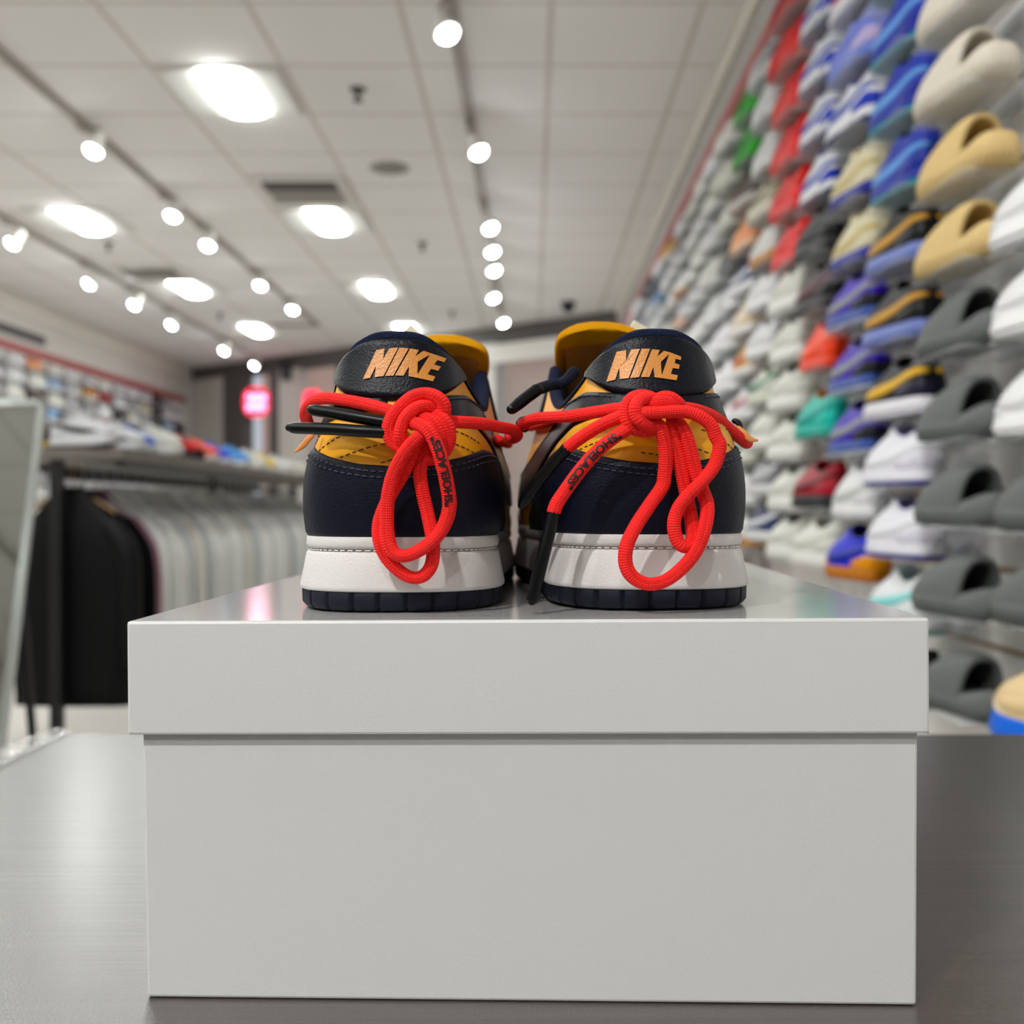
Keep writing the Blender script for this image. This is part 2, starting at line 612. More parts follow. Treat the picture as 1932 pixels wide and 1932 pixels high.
def spot(px, py, X, xt, label):
    d = X / (px - CX) * F
    p = at(px, py, d)
    t = thing('track_spotlight', label, 'spotlight', (p.x, d, p.z), 0, 'track spotlights')
    aim = Vector((.34 if xt > -1 else (-.2 if xt > -3 else -.55), -.3, -.85)).normalized()
    q = aim.to_track_quat('-Z', 'Y').to_matrix().to_4x4()
    # lamp can, its wide mouth facing down and to the room
    MB().lathe([(.022, .10), (.03, .085), (.034, .04), (.05, .0), (.053, -.015), (.047, -.015)], 20, q).build('lamp_can', M_WMETAL, t)
    MB().lathe([(.042, -.012), (.041, -.02), (.034, -.032), (.02, -.04), (.004, -.043)], 20, q).build('bulb', M_BULB, t)
    beam(t, q, BEAM_W)
    c = q @ Vector((0, 0, .07))
    top = Vector((xt - p.x, c.y + .0, CEIL - .0285 - p.z))
    MB().tube([c, Vector((c.x, c.y, c.z + .05)), top], .008, 8, 3).box(top.x - .022, top.x + .022, top.y - .05, top.y + .05, top.z - .02, top.z + .0, .004).build('stem', M_TRACK, t)


C_L = ['nearest spotlight on the track over the shoebox, at the top edge', 'second spotlight along the track over the shoebox', 'third spotlight along the shoebox track, first of a close trio',
       'fourth spotlight along the shoebox track, middle of a close trio', 'fifth spotlight along the shoebox track, last of a close trio', 'sixth spotlight along the shoebox track, before the farthest',
       'farthest spotlight on the track over the shoebox']
for (px, py), l in zip(((842, 58), (902, 283), (924, 427), (928, 472), (931, 508), (930, 560), (949, 607)), C_L):
    d = F * 1.92 / (CY - py)
    spot(px, py, (px - CX) / F * d, -.335, l)
L_L = ['nearest spotlight on the garment rack track', 'second spotlight along the garment rack track', 'third spotlight along the garment rack track, close after the second',
       'fourth spotlight along the garment rack track', 'farthest spotlight on the garment rack track']
for (px, py), l in zip(((178, 280), (327, 404), (393, 460), (492, 536), (553, 582)), L_L):
    spot(px, py, -2.36, -2.43, l)
M_L = ['nearest spotlight of the mirror side track, above the mirror', 'second spotlight along the mirror side track', 'third spotlight along the mirror side track', 'fourth spotlight along the mirror side track',
       'fifth spotlight along the mirror side track', 'farthest spotlight of the mirror side track, over the bulkhead']
for (px, py), l in zip(((26, 456), (170, 533), (255, 573), (325, 611), (424, 660), (481, 688)), M_L):
    spot(px, py, -3.72, -3.78, l)


def ceil_pt(px, py):
    d = F * 2.1 / (CY - py)
    return (px - CX) / F * d, d


for px, py, l in ((675, 168, 'dark fire sprinkler head nearest the camera on the ceiling'), (797, 458, 'small fire sprinkler head between the shoebox track and lights'),
                  (205, 458, 'small fire sprinkler head beside the outer ceiling lights'), (415, 592, 'far fire sprinkler head near the garment track end'),
                  (853, 588, 'far fire sprinkler head beside the shoebox track')):
    x, y = ceil_pt(px, py)
    t = thing('sprinkler_head', l, 'sprinkler', (x, y, CEIL), 0, 'ceiling sprinkler heads')
    MB().lathe([(.04, 0), (.04, -.006), (.015, -.012)], 16).build('escutcheon', M_DGREY, t)
    MB().lathe([(.012, -.01), (.012, -.05), (.026, -.055), (.026, -.06)], 12).build('deflector', M_DGREY, t)
x, y = ceil_pt(735, 316)
t = thing('ceiling_speaker', 'flat round grey speaker grille set in the ceiling tile', 'speaker', (x, y, CEIL))
MB().lathe([(.12, 0), (.12, -.008), (.105, -.012)], 32).build('rim', mat('grey_rim', '#a5a19c', .6), t)
MB().lathe([(.104, -.008), (.09, -.013), (.01, -.015)], 32).build('grille', mat('grey_mesh', '#8f8b86', .8), t)
x, y = ceil_pt(1072, 570)
t = thing('dome_camera', 'black security camera dome on the ceiling by the shoe wall', 'security camera', (x, y, CEIL))
MB().lathe([(.075, 0), (.075, -.035), (.065, -.04)], 24).build('base', M_BLACK, t)
MB().lathe([(.062, -.035), (.058, -.07), (.04, -.098), (.012, -.108)], 24).build('dome', mat('smoked_dome', '#050506', .08), t)

# ------------------------------------------------------------------ counter
ZT = CAMZ - 0.1903
ct = thing('display_counter', 'dark espresso wood-grain counter under the white shoebox', 'counter', (0, 0, 0))
MB().box(-.405, .66, .10, .90, ZT - .035, ZT, .0015).build('counter_top', M_WOOD, ct, smooth=False)
MB().box(-.38, .64, .13, .88, .08, ZT - .0355, .002).build('cabinet_body', mat('cabinet_dark', '#3a332f', .5), ct, smooth=False)
MB().box(-.35, .61, .16, .85, 0, .08).build('plinth', M_BLACK, ct, smooth=False)
# crumpled clear wrap along the counter edge
rnd = random.Random(3)
vs, fs = [], []
n, mm = 60, 6
for i in range(n + 1):
    for j in range(mm + 1):
        vs.append((-.405 + .0135 - .027 * j / mm + rnd.uniform(-.001, .001), .55 + .355 * i / n, ZT + .0008 + abs(rnd.gauss(.0012, .0012)) + (.002 if j in (2, 3, 4) else 0)))
for i in range(n):
    for j in range(mm):
        a = i * (mm + 1) + j
        fs.append((a, a + 1, a + mm + 2, a + mm + 1))
w = mk('plastic_wrap', vs, fs, clear_mat('clear_film', '#e4e4e2', .32, .12))
tag(w, 'crinkled clear plastic strip along the edge of the counter', 'plastic wrap')

# ------------------------------------------------------------------ shoebox
ZL = CAMZ - 0.0420
BX = thing('shoe_box', 'large plain white cardboard shoebox under the two sneakers', 'shoe box', (-.0018, .4088, ZT + .0002), math.radians(-1.3))
M_CARD = mat('white_card', '#d0d0cf', .38, bump=(700, .08, 'noise'))
M_LIDTOP = mat('gloss_card', '#cccccb', .12, bump=(45, .06, 'noise'), coat=.6, spec=.7)


def tray(hx0, hx1, dep, z0, z1, th, open_top, taper=0.0):
    """five-sided card tray; front face at y=0"""
    bm = bmesh.new()
    bmesh.ops.create_cube(bm, size=1)
    for vv in bm.verts:
        z = z0 if vv.co.z < 0 else z1
        tp = taper if vv.co.z < 0 else 0
        vv.co = Vector(((hx0 + tp * 2 if vv.co.x < 0 else hx1 - tp * .3), (tp if vv.co.y < 0 else dep - tp), z))
    bmesh.ops.bevel(bm, geom=list(bm.edges), offset=.0011, segments=2, profile=.5, affect='EDGES')
    # drop the open side and fold the skin inwards
    bm.normal_update()
    dele = [f for f in bm.faces if abs(f.normal.z) > .9 and ((f.normal.z > 0) == open_top)]
    bmesh.ops.delete(bm, geom=dele, context='FACES')
    bm.verts.index_update()
    vs = [x.co.copy() for x in bm.verts]
    fs = [[x.index for x in f.verts] for f in bm.faces]
    bm.free()
    return vs, fs


hb = .0427 + 0
vs, fs = tray(-.1508, .1494, .4725, 0, .1903 - .0420 - .003, .002, True, .0011)
body = mk('box_body', vs, fs, M_CARD, BX, smooth=False)
sm = body.modifiers.new('card', 'SOLIDIFY')
sm.thickness = .0018
sm.offset = -1
vs, fs = tray(-.1545, .1525, .482, 0, .0440, .002, False)
lid = mk('lid', vs, fs, [M_CARD, M_LIDTOP], BX, smooth=False)
for p in lid.data.polygons:
    if p.normal.z > .9:
        p.material_index = 1
sm = lid.modifiers.new('card', 'SOLIDIFY')
sm.thickness = .0018
sm.offset = -1
lid.location = (0, -.0035, .1903 - .0420 - .0440 - .0002)
lid.rotation_euler = (math.radians(.30), math.radians(-.38), 0)
# overlapped corner flap of the lid
MB().box(.1522, .1530, .002, .06, -.0005, .030, .0003).build('corner_flap', M_CARD, lid, smooth=False)

# ------------------------------------------------------------------ the shoe surface
BP = np.array([(0, .004), (.022, .008), (.0345, .022), (.0395, .045), (.038, .09), (.039, .13), (.0415, .17), (.0440, .205), (.040, .245), (.028, .278),
               (.004, .292), (-.020, .285), (-.040, .255), (-.0515, .215), (-.0515, .175), (-.047, .13), (-.0425, .09), (-.0405, .05), (-.035, .022), (-.022, .008)])
TP = np.array([(0, 0.014, 0.12), (0.0118, 0.0158, 0.1186), (0.0215, 0.024, 0.1115), (0.03, 0.048, 0.098), (0.0325, 0.085, 0.0945), (0.031, 0.12, 0.107), (0.027, 0.145, 0.122), (0.02, 0.172, 0.116), (0.013, 0.195, 0.105), (0.006, 0.211, 0.097), (0, 0.216, 0.094), (-0.006, 0.211, 0.097), (-0.013, 0.195, 0.105), (-0.02, 0.172, 0.116), (-0.027, 0.145, 0.122), (-0.031, 0.12, 0.107), (-0.0325, 0.085, 0.0945), (-0.03, 0.048, 0.098), (-0.0215, 0.024, 0.1115), (-0.0118, 0.0158, 0.1186)])
TP[:, 0] += np.interp(TP[:, 1], [.06, .15], [0, .005])      # throat leans to the big-toe side


def cl(P, u):
    n = len(P)
    i = int(math.floor(u))
    t = u - i
    return cr(P[(i - 1) % n], P[i % n], P[(i + 1) % n], P[(i + 2) % n], t)


class Shoe:
    def __init__(s, mirror=False, hi=0.0, T=None, zb=.031):
        s.mx = -1 if mirror else 1
        s.T = np.array(TP if T is None else T, float)
        if hi:
            for i in range(20):
                y = s.T[i][1]
                s.T[i][2] += hi * max(0, min(1, (.215 - y) / .06))
        s.zb = zb

    def spring(s, y):
        return .011 * max(0, (y - .20) / .09) ** 2

    def base(s, u, off=0.0, z=None):
        b = cl(BP, u)
        d = cl(BP, u + .02) - cl(BP, u - .02)
        n = np.array((d[1], -d[0]))
        n = n / np.linalg.norm(n)
        p = b + n * off
        return Vector((p[0] * s.mx, p[1], (s.zb if z is None else z) + s.spring(b[1]))), Vector((n[0] * s.mx, n[1], 0))

    def P(s, u, v):
        b, n = s.base(u)
        t = cl(s.T, u)
        t = Vector((t[0] * s.mx, t[1], t[2]))
        dz = t.z - b.z
        w = max(0, min(1, (b.y - .17) / .09))
        w = w * w * (3 - 2 * w)
        up = Vector((0, 0, 1))
        p1 = b + n * (.0065 * (1 - w) + .002 * w) + up * (dz * .5 * (1 - w) + .036 * w)
        p2a = t + n * .0050 - up * dz * .35
        p2b = t + Vector((b.x - t.x, b.y - t.y, 0)) * .5 - up * .006
        p2 = p2a * (1 - w) + p2b * w
        return b * (1 - v) ** 3 + p1 * 3 * v * (1 - v) ** 2 + p2 * 3 * v * v * (1 - v) + t * v ** 3

    def nrm(s, u, v):
        e = .01
        du = s.P(u + .05, v) - s.P(u - .05, v)
        dv = s.P(u, min(1, v + e)) - s.P(u, max(0, v - e))
        n = du.cross(dv)
        if s.mx < 0:
            n = -n
        return n.normalized()

    def vz(s, u, z):
        a, b = 0.0, 1.0
        for _ in range(18):
            c = (a + b) / 2
            if s.P(u, c).z < z:
                a = c
            else:
                b = c
        return (a + b) / 2

    def fl(s, faces):
        return [tuple(reversed(f)) for f in faces] if s.mx < 0 else faces

    def grid(s, nu, nv):
        vs, fs = [], []
        for j in range(nv + 1):
            for i in range(nu):
                vs.append(s.P(20 * i / nu, j / nv))
        for j in range(nv):
            for i in range(nu):
                fs.append((j * nu + i, j * nu + (i + 1) % nu, (j + 1) * nu + (i + 1) % nu, (j + 1) * nu + i))
        return vs, s.fl(fs)

    def rings(s, nu, prof, cap0=True, cap1=False, notch=None):
        """prof: (z, off) rings around the base outline"""
        vs, fs = [], []
        for j, (z, off) in enumerate(prof):
            for i in range(nu):
                u = 20 * i / nu
                o = off - (notch(u, j) if notch else 0)
                vs.append(s.base(u, o, z)[0])
        for j in range(len(prof) - 1):
            for i in range(nu):
                fs.append((j * nu + i, j * nu + (i + 1) % nu, (j + 1) * nu + (i + 1) % nu, (j + 1) * nu + i))
        if cap0:
            fs.append(tuple(range(nu))[::-1])
        if cap1:
            fs.append(tuple((len(prof) - 1) * nu + i for i in range(nu)))
        return vs, s.fl(fs)

    def patch(s, u0, u1, n, zlo, zhi, m, off, byv=False, edge=.05):
        """leather overlay between two height curves, rounded at its edges"""
        vs, fs = [], []
        us = [u0 + (u1 - u0) * (i / n) for i in range(n + 1)]
        ws = [0, edge] + [edge + (1 - 2 * edge) * k / m for k in range(1, m)] + [1 - edge, 1]
        for i, u in enumerate(us):
            if byv:
                va, vb = zlo(u), zhi(u)
            else:
                va, vb = s.vz(u, zlo(u)), s.vz(u, zhi(u))
            va, vb = min(va, vb - .002), max(vb, va + .002)
            end = i in (0, n)
            for k, wv in enumerate(ws):
                vv = va + (vb - va) * wv
                o = off * (.35 if (k in (0, len(ws) - 1) or end) else 1)
                vs.append(s.P(u, vv) + s.nrm(u, vv) * o)
        W = len(ws)
        for i in range(n):
            for k in range(W - 1):
                fs.append((i * W + k, (i + 1) * W + k, (i + 1) * W + k + 1, i * W + k + 1))
        # rim down to the surface
        rim = [i * W for i in range(n + 1)] + [n * W + k for k in range(1, W)] + [i * W + W - 1 for i in range(n - 1, -1, -1)] + [k for k in range(W - 2, 0, -1)]
        b0 = len(vs)
        cen = []
        for idx in rim:
            i, k = divmod(idx, W)
            u = us[i]
            if byv:
                va, vb = zlo(u), zhi(u)
            else:
                va, vb = s.vz(u, zlo(u)), s.vz(u, zhi(u))
            va, vb = min(va, vb - .002), max(vb, va + .002)
            vv = va + (vb - va) * ws[k]
            vs.append(s.P(u, vv) - s.nrm(u, vv) * .0006)
        R = len(rim)
        for q in range(R):
            fs.append((rim[q], b0 + q, b0 + (q + 1) % R, rim[(q + 1) % R]))
        return vs, s.fl(fs)


def lerpf(pts):
    xs = [p[0] for p in pts]
    ys = [p[1] for p in pts]
    return lambda u: float(np.interp(u, xs, ys))


# ------------------------------------------------------------------ the two hero sneakers
M_NAVY = mat('navy_leather', '#090d1e', .45, bump=(1100, .35, 'noise'), spec=.16)
M_NAVY2 = mat('navy_pebbled_leather', '#060915', .32, bump=(1000, .3, 'noise'), spec=.2)
M_YEL = mat('yellow_leather', '#e09c06', .42, spec=.35, bump=(500, .12, 'noise'))
M_FELT = mat('yellow_fleece', '#d08f06', .95, bump=(2200, .9, 'noise'), spec=.1)
M_FELT2 = mat('yellow_mesh', '#b9700a', .9, bump=(1300, 1.0, 'voronoi'))
M_KNIT = mat('navy_knit', '#111a36', .95, bump=(1500, .9, 'voronoi'), spec=.2)
M_MID = mat('midsole_rubber', '#cac7c5', .55, bump=(900, .25, 'noise'))
M_OUT = mat('outsole_rubber', '#0b1020', .6, spec=.25, bump=(1500, .2, 'noise'))
M_ORANGE = mat('copper_ink', '#c98435', .36, bump=(900, .3, 'noise'))
M_TAN = mat('orange_tab', '#d98a45', .6)
M_LACE = rope_mat('red_rope', '#ff2724', .7)
M_DLACE = rope_mat('navy_rope', '#0d1326', .8)
M_AGLET = mat('black_aglet', '#040506', .35, spec=.2)
M_INK = mat('black_ink', '#140506', .6)
M_STITCH = mat('stitch_thread', '#3a3110', .7)
M_NSTITCH = mat('navy_thread', '#2a3145', .6)
M_WSTITCH = mat('white_thread', '#e8e5e2', .7)
M_TAGW = mat('cream_tag', '#dcd6bd', .7)


def dashes(sh, pts, ln=.0019, gap=.0011, r=.00035, off=.0014):
    """pts: list of (u,z) on the shoe; returns small thread dashes"""
    path = []
    for (u0, z0), (u1, z1) in zip(pts, pts[1:]):
        for k in range(24):
            u = u0 + (u1 - u0) * k / 24
            z = z0 + (z1 - z0) * k / 24
            vv = sh.vz(u, z)
            path.append((sh.P(u, vv), sh.nrm(u, vv)))
    mb = MB()
    acc = 0
    cur = []
    for i in range(len(path) - 1):
        a, na = path[i]
        b, nb = path[i + 1]
        seg = (b - a).length
        if seg == 0:
            continue
        acc += seg
        if (acc % (ln + gap)) < ln:
            cur.append(a + na * off)
        else:
            if len(cur) > 1:
                mb.tube([cur[0], cur[-1]], r, 5, 1)
            cur = []
    return mb


def split_tris(V, T, levels):
    V = [tuple(v) for v in V]
    for _ in range(levels):
        mid, T2 = {}, []

        def m_(a, b):
            q = (min(a, b), max(a, b))
            if q not in mid:
                mid[q] = len(V)
                V.append(tuple((x + y) / 2 for x, y in zip(V[a], V[b])))
            return mid[q]
        for a, b, c in T:
            ab, bc, ca = m_(a, b), m_(b, c), m_(c, a)
            T2 += [(a, ab, ca), (ab, b, bc), (ca, bc, c), (ab, bc, ca)]
        T = T2
    return V, T


def project_letters(polys, o, k, zplane, target, inv, off=.0006):
    """letter outlines measured on the heel, laid onto the heel tab"""
    dg = bpy.context.evaluated_depsgraph_get()
    bm0 = bmesh.new()
    bm0.from_mesh(target.data)
    tree = BVHTree.FromBMesh(bm0)
    out = []
    for poly in polys:
        flat = [Vector((x, y, 0)) for x, y in poly]
        from mathutils.geometry import tessellate_polygon
        V2, T2 = split_tris([(v.x, v.y) for v in flat], [tuple(t) for t in tessellate_polygon([flat])], 3)
        pts = []
        for x, y in V2:
            p = inv @ at(o[0] + x / k, o[1] + y / k, zplane)
            d = Vector((0, 1, 0))
            hit = tree.ray_cast(p - d * .1, d)
            if hit[0] is None:
                hit = tree.find_nearest(p)
            pts.append(hit[0] - d * off)
        out.append((pts, T2))
    bm0.free()
    return out


LET_L = [[(110, 772), (375, 155), (548, 128), (520, 355), (648, 120), (825, 108), (540, 712), (358, 735), (378, 488), (265, 745)],
         [(570, 710), (850, 108), (1040, 120), (740, 705)],
         [(775, 700), (1075, 125), (1250, 150), (1180, 285), (1345, 162), (1490, 205), (1475, 235), (1228, 405), (1235, 672), (1225, 745), (1055, 712), (1058, 500), (950, 705)],
         [(1235, 672), (1475, 235), (1490, 205), (1800, 285), (1755, 372), (1620, 340), (1560, 440), (1695, 475), (1640, 570), (1500, 540), (1435, 660), (1590, 700), (1545, 805), (1225, 745)]]
LET_R = [[(120, 850), (355, 182), (548, 160), (540, 410), (655, 150), (835, 138), (575, 795), (392, 808), (395, 545), (300, 815)],
         [(605, 795), (880, 138), (1062, 140), (795, 778)],
         [(832, 775), (1105, 150), (1272, 165), (1215, 315), (1365, 182), (1495, 215), (1480, 255), (1285, 435), (1290, 740), (1285, 800), (1130, 782), (1115, 545), (1015, 780)],
         [(1290, 740), (1480, 255), (1495, 215), (1750, 305), (1740, 385), (1620, 360), (1595, 460), (1705, 490), (1685, 585), (1545, 570), (1495, 700), (1650, 732), (1610, 845), (1285, 800)]]


def text_tris(s):
    cu = bpy.data.curves.new('txt', 'FONT')
    cu.body = s
    cu.size = 1
    cu.offset = .04
    cu.resolution_u = 3
    ob = bpy.data.objects.new('txt', cu)
    COL.objects.link(ob)
    bpy.context.view_layer.update()
    dg = bpy.context.evaluated_depsgraph_get()
    me = bpy.data.meshes.new_from_object(ob.evaluated_get(dg))
    bm = bmesh.new()
    bm.from_mesh(me)
    bmesh.ops.triangulate(bm, faces=bm.faces[:])
    bm.verts.index_update()
    vs = np.array([tuple(v.co) for v in bm.verts])
    fs = [tuple(v.index for v in f.verts) for f in bm.faces]
    vs, fs = split_tris([tuple(v) for v in vs], fs, 2)
    vs = np.array(vs)
    bm.free()
    bpy.data.objects.remove(ob, do_unlink=True)
    bpy.data.curves.remove(cu)
    bpy.data.meshes.remove(me)
    return vs, fs


def lettering_on_path(s, pa, radius, h, name, parent, inv, flip=1):
    """lettering printed along a lace: pa = world points from first to last letter"""
    vs, fs = text_tris(s)
    x0, x1 = vs[:, 0].min(), vs[:, 0].max()
    y0, y1 = vs[:, 1].min(), vs[:, 1].max()
    path = spline(pa, 24)
    cum = [0]
    for a, b in zip(path, path[1:]):
        cum.append(cum[-1] + (b - a).length)
    out = []
    for x, y, _ in vs:
        q = (x - x0) / (x1 - x0) * cum[-1]
        i = min(max(np.searchsorted(cum, q) - 1, 0), len(path) - 2)
        f = (q - cum[i]) / max(1e-9, cum[i + 1] - cum[i])
        p = path[i].lerp(path[i + 1], f)
        t = (path[min(i + 2, len(path) - 1)] - path[max(i - 1, 0)]).normalized()
        tow = (Vector((0, 0, CAMZ)) - p)
        tow = (tow - t * tow.dot(t)).normalized()
        side = tow.cross(t).normalized()       # text up
        an = ((y - y0) / (y1 - y0) - .5) * h / radius
        out.append(inv @ (p + side * math.sin(an) * radius * 1.07 + tow * math.cos(an) * radius * 1.07))
    mk(name, out, fs, M_INK, parent, smooth=False)


def notch(u, j):
    if j in (0,):
        return 0
    d = cl(BP, u)
    # tread blocks around the outline, about 11 mm apart
    return 0


def build_hero(side, label, loc, yaw):
    mir = side == 'R'
    sh = Shoe(mir)
    root = thing('sneaker', label, 'sneaker', loc, yaw, 'pair of sneakers on the shoebox')
    root.scale = (1.035, 1, .955)
    inv = (Matrix.Translation(loc) @ Matrix.Rotation(yaw, 4, 'Z') @ Matrix.Diagonal((1.035, 1, .955, 1))).inverted()
    # perimeter length table for the tread notches
    nu = 640
    bl = [sh.base(20 * i / nu, .003, 0)[0] for i in range(nu + 1)]
    cum = [0]
    for a, b in zip(bl, bl[1:]):
        cum.append(cum[-1] + (Vector((b.x, b.y, 0)) - Vector((a.x, a.y, 0))).length)
    pitch = cum[-1] / round(cum[-1] / .0110)

    def nt_(u, j):
        q = cum[min(nu, int(round(u / 20 * nu)))]
        d = abs((q / pitch) % 1 - .5) * pitch
        return .0016 if (j in (1, 2, 3) and d < .0007) else 0
    vs, fs = sh.rings(nu, [(.0, -.002), (.0012, .0018), (.0030, .0032), (.0082, .0034), (.0093, .0028)], True, True, nt_)
    mk('outsole', vs, fs, M_OUT, root)
    vs, fs = sh.rings(220, [(.0090, .0034), (.0096, .0041), (.0110, .0041), (.0180, .0028), (.0248, .0016), (.0258, .0010), (.0263, -.0006), (.0272, -.0006), (.0276, .0012), (.0290, .0017),
                            (.0320, .0014), (.0336, .0004), (.0343, -.0016), (.0343, -.005)], True, True)
    mid = mk('midsole', vs, fs, M_MID, root)
    st = MB()
    q, i = 0, 0
    for i in range(0, nu, 5):
        if i % 5 == 0:
            a = sh.base(20 * i / nu, .0004, .0267)[0]
            b = sh.base(20 * (i + 2.6) / nu, .0004, .0267)[0]
            st.tube([a, b], .00035, 5, 1)
    st.build('sole_stitching', M_WSTITCH, mid)
    vs, fs = sh.grid(160, 26)
    up = mk('upper', vs, fs, M_YEL, root)
    # lining: padded collar then down to the insole
    vs, fs = [], []
    nl = 120
    prof = [(0.0008, 0.0), (0.0004, .0022), (-.0020, .0034), (-.0045, .0022), (-.0065, -.003), (-.0075, -.012), (-.0060, -.03), (-.002, -.05)]
    for (o, dz) in prof:
        for i in range(nl):
            u = 20 * i / nl
            t = cl(sh.T, u)
            d = cl(sh.T, u + .1) - cl(sh.T, u - .1)
            n = np.array((d[1], -d[0]))
            n /= np.linalg.norm(n)
            thin = max(.25, min(1, (.19 - t[1]) / .05))
            z = max(.045, t[2] + dz * (thin if dz > -.004 else 1))
            vs.append(Vector(((t[0] + n[0] * o * thin) * sh.mx, t[1] + n[1] * o * thin, z)))
    for j in range(len(prof) - 1):
        for i in range(nl):
            fs.append((j * nl + i, j * nl + (i + 1) % nl, (j + 1) * nl + (i + 1) % nl, (j + 1) * nl + i))
    fs.append(tuple((len(prof) - 1) * nl + i for i in range(nl)))
    mk('collar_lining', vs, sh.fl(fs), M_KNIT, root)
    # heel panel
    fh = lerpf([(-6, .034), (-5, .046), (-4, .060), (-3, .0705), (-2.2, .0725), (-1.3, .0675), (-.6, .0640), (0, .0630), (.6, .0640), (1.3, .0670), (2.2, .0715), (3, .071), (4, .064), (5, .05), (6, .034)])
    lo = lambda u: .032 + sh.spring(sh.base(u)[0].y)
    vs, fs = sh.patch(-5.8, 5.8, 80, lo, fh, 10, .0014)
    hp = mk('heel_panel', vs, fs, M_NAVY, root)
    d1 = dashes(sh, [(u, fh(u) - .0028) for u in np.arange(-4, 4.01, .4)], off=.0016)
    d2 = dashes(sh, [(u, fh(u) - .0052) for u in np.arange(-4, 4.01, .4)], off=.0016)
    d1.add(d2.v, d2.f)
    d1.build('stitching', M_NSTITCH, hp)
    # swoosh tails that run round towards the heel
    for s in (-1, 1):
        hi = lerpf([(.15, .0930), (.8, .0935), (1.6, .0950), (2.4, .0965), (3.2, .0950), (4, .083), (5, .075), (6, .069), (7, .064), (8, .058)])
        lw = lerpf([(.15, .0885), (.8, .0860), (1.6, .0835), (2.4, .0810), (3.2, .0740), (4, .066), (5, .054), (6, .046), (7, .046), (8, .054)])
        vs, fs = sh.patch(.15, 8, 50, lambda u: lw(u), lambda u: hi(u), 6, .0012)
        if s < 0:
            vs, fs = sh.patch(-8, -.15, 50, lambda u: lw(-u), lambda u: hi(-u), 6, .0012)
        sw = mk('swoosh', vs, fs, M_NAVY2, root)
        dd = dashes(sh, [(s * u, hi(u) - .002) for u in np.arange(1.2, 7, .4)], off=.0014)
        dd.build('stitching', M_NSTITCH, sw)
    # eyestays and toe cap
    for s in (-1, 1):
        a, b = (5.4, 9.4) if s > 0 else (-9.4, -5.4)
        vs, fs = sh.patch(a, b, 30, lambda u: .66, lambda u: .995, 6, .0012, byv=True)
        ey = mk('eyestay', vs, fs, M_NAVY, root)
    vs, fs = sh.patch(7.0, 13.0, 50, lo, lerpf([(7, .036), (8, .05), (9, .057), (10, .06), (11, .057), (12, .05), (13, .036)]), 8, .0012)
    mk('toe_cap', vs, fs, M_NAVY, root)
    # heel tab
    th = lambda u: cl(sh.T, u)[2] + .001
    tl = lerpf([(-2.5, 0.1038), (-2.1, 0.1005), (-1.8, 0.098), (-1.4, 0.0953), (-1.0, 0.0934), (-0.5, 0.092), (0.0, 0.0916), (0.5, 0.092), (1.0, 0.0934), (1.4, 0.0953), (1.8, 0.098), (2.1, 0.1005), (2.5, 0.1038)])
    vs, fs = sh.patch(-2.5, 2.5, 66, tl, th, 14, .0024, edge=.06)
    tab = mk('heel_tab', vs, fs, M_NAVY2, root)
    o, k = ((670, 640), 10.733) if side == 'L' else ((1140, 640), 11.365)
    lo_v, lo_f = MB(), None
    names = MB()
    for pts, fcs in project_letters(LET_L if side == 'L' else LET_R, o, k, HZ + .002, tab, inv):
        names.add(pts, fcs)
    names.build('heel_lettering', M_ORANGE, tab)
    # diagonal stitch rows on the yellow panel
    dd = MB()
    for (ua, za, ub, zb) in ((-2.4, .073, -1.7, .080), (-1.75, .0705, -.7, .079), (-1.0, .0670, .1, .074), (-.2, .0645, .5, .068),
                             (.7, .0750, 1.9, .069), (.9, .0805, 2.3, .0735)):
        q = dashes(sh, [(ua, za), ((ua + ub) / 2, (za + zb) / 2 + .0008), (ub, zb)], off=.0001, r=.00028)
        dd.add(q.v, q.f)
    dd.build('panel_stitching', M_STITCH, up)
    # tongue: padded fleece with a recessed mesh inside face
    mx = sh.mx
    cxo = .011 if side == 'L' else -.007
    dzt = -.005 if side == 'L' else .001
    sec = [(.214, .088, .015), (.19, .103 + dzt * .4, .018), (.165, .119 + dzt * .7, .021), (.148, .132 + dzt, .0235), (.138, .142 + dzt, .0245), (.131, .147 + dzt, .022)]
    vs, fs = [], []
    nn = 22
    for (y, z, hw) in sec:
        for i in range(nn):
            a = 2 * PI * i / nn
            ca, sa = math.cos(a), math.sin(a)
            X = hw * math.copysign(abs(ca) ** .55, ca)
            T_ = .0060 * math.copysign(abs(sa) ** .8, sa)
            # arched across, thickness along the tongue normal
            arch = -.010 * (X / .029) ** 2
            vs.append(Vector((X + cxo * min(1, (.215 - y) / .06), y + T_ * .75 - arch * -.8, z + T_ * .65 + arch)))
    for j in range(len(sec) - 1):
        for i in range(nn):
            fs.append((j * nn + i, j * nn + (i + 1) % nn, (j + 1) * nn + (i + 1) % nn, (j + 1) * nn + i))
    fs.append(tuple(range(nn))[::-1])
    fs.append(tuple((len(sec) - 1) * nn + i for i in range(nn)))
    tg = mk('tongue', vs, fs, M_FELT, root)
    ss = tg.modifiers.new('soft', 'SUBSURF')
    ss.levels = ss.render_levels = 2
    # inner mesh panel on the side facing the heel
    vs, fs = [], []
    for j in range(9):
        q = j / 8
        y = .192 + (.1385 - .192) * q
        z = .0995 + (.1400 + dzt - .0995) * q
        hw = (.0125 + .006 * q)
        for i in range(9):
            X = hw * (i / 4 - 1)
            arch = -.010 * (X / .029) ** 2
            jag = .0009 * math.sin(7 * i + 3) if j == 8 else 0
            vs.append(Vector((X + cxo * min(1, (.215 - y) / .06), y - .0052 + arch * .8, z - .0047 + arch + jag)))
